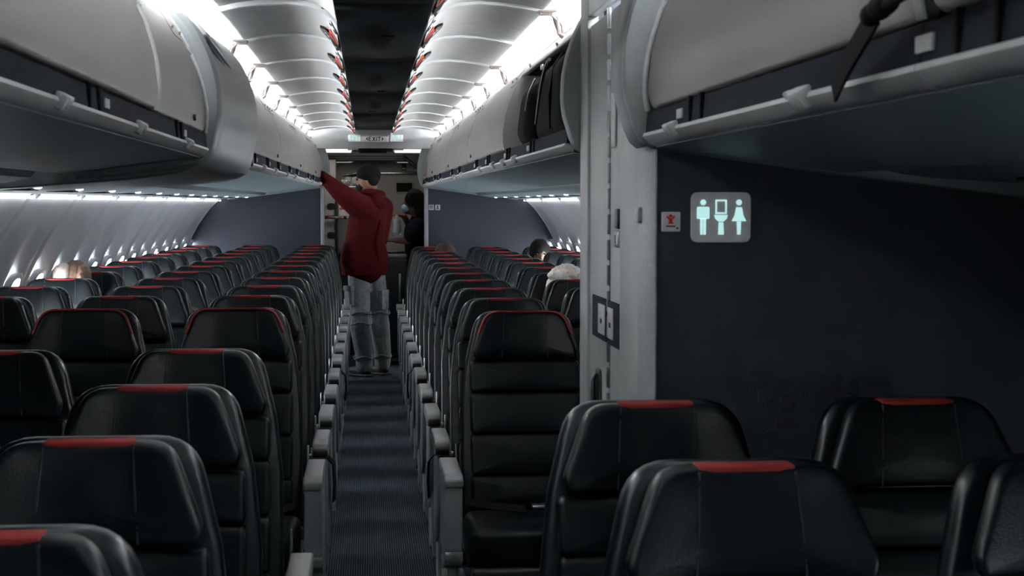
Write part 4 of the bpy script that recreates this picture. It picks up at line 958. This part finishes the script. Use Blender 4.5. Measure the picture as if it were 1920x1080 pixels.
for i in range(6): rings.append([(.216+(.026+.001*i)*math.cos(a), 15.04+(.026+.001*i)*math.sin(a), 1.345-.024*i) for a in [2*PI*j/14 for j in range(14)]])
loft(bm, rings); obj('cup_stack', bm, paperm, t, off)
# --- seated passengers -------------------------------------------------
def passenger(x, y, top, label, hairs, sk, tilt=0, hx=0):
    t = thing('person', label, 'person', (x, y, 0)); off = (-x, -y, 0)
    H = Vector((x+hx, y-.10, top-.125)); bm = bmesh.new(); r = (tilt, 0, 0)
    ellipsoid(bm, H, (.076, .092, .115), r); ellipsoid(bm, H+Vector((0, -.04, -.06)), (.055, .055, .06)); ellipsoid(bm, H+Vector((0, -.10, -.02)), (.013, .018, .02))
    for s in (-1, 1): ellipsoid(bm, H+Vector((s*.078, .005, -.015)), (.009, .016, .028))
    nb = H+Vector((-hx*.5, .03, -.16)); limb(bm, (H+Vector((0, .02, -.07)), .05), (nb, .058))
    limb(bm, ((x, y-.06, nb.z-.12), .12), ((x, y-.19, .68), .12), ((x, y-.24, .56), .13))
    for s in (-1, 1):
        sh = nb+Vector((s*.16, -.01, -.07)); limb(bm, (sh, .05), ((x+s*.20, y-.22, .72), .042), ((x+s*.10, y-.42, .64), .03)); hand(bm, (x+s*.10, y-.42, .64), (-s*.3, -1, -.1), (0, 0, 1), .9)
        limb(bm, ((x+s*.09, y-.26, .56), .085), ((x+s*.10, y-.66, .56), .062), ((x+s*.10, y-.64, .10), .042), ((x+s*.10, y-.74, .05), .035))
    link('body', remesh(bm, 'body', sk, .013, 3), t, off)
    bm = bmesh.new(); limb(bm, (nb+Vector((0, 0, -.03)), .075), (nb+Vector((0, -.01, -.14)), .15), ((x, y-.20, .66), .15))
    for s in (-1, 1): limb(bm, (nb+Vector((s*.15, -.01, -.08)), .068), ((x+s*.20, y-.22, .73), .058), ((x+s*.13, y-.38, .66), .045))
    link('shirt', remesh(bm, 'shirt', shirtm, .015, 4), t, off)
    for m, parts in hairs:
        bm = bmesh.new()
        for c, rr in parts:
            ellipsoid(bm, H+Vector(c), rr, r, 18)
        for v in bm.verts: v.co += Vector((math.sin(v.co.z*190+v.co.x*90), math.sin(v.co.x*160), math.sin(v.co.x*210+v.co.y*120)))*.0035
        link('hair', finish(bm, 'hair', m), t, off)
    for s in (-1, 1):
        bm = bmesh.new(); ellipsoid(bm, H+Vector((s*.032, -.083, .005)), (.011, .008, .007)); link('eye', finish(bm, 'eye', blackm), t, off)
    return t, H, off
passenger(.995+.012, RY[4], 1.172, 'white haired passenger seated on the right, only the curly hair showing', [(whitehair, [((0, .015, .02), (.093, .10, .108)), ((-.06, 0, .0), (.05, .07, .08)), ((.06, 0, .0), (.05, .07, .08)), ((.03, -.05, .075), (.045, .04, .035)), ((-.03, -.05, .07), (.045, .04, .035))]+[((.075*math.cos(q), .02+.05*math.sin(q*1.7), .045+.05*math.sin(q)), (.036, .036, .032)) for q in [.25+.5*n for n in range(6)]])], skin_l)
passenger(-1.47, LY[4], 1.21, 'passenger with pale and light brown hair by the left windows', [(blondhair, [((.012, .015, .02), (.080, .10, .105)), ((.05, -.02, .02), (.045, .07, .085))]), (palehair, [((-.045, -.03, .022), (.055, .075, .088))])], skin_l, hx=-.09)
passenger(1.48*.985-.10, RY[10]+.02, 1.205, 'black haired passenger by the right windows near the rear bulkhead', [(beardm, [((0, .01, .02), (.088, .10, .11))])], skin_d)
pt, PH, poff = passenger(.575, RY[10], 1.185, 'brown haired passenger leaning out in the rear right aisle seat', [(brownhair, [((0, .012, .02), (.090, .10, .107)), ((-.05, -.02, 0), (.05, .07, .07))])], skin_d)
bm = bmesh.new(); ellipsoid(bm, PH+Vector((0, -.055, -.05)), (.06, .06, .045)); link('face_mask', finish(bm, 'face_mask', blackm), pt, poff)
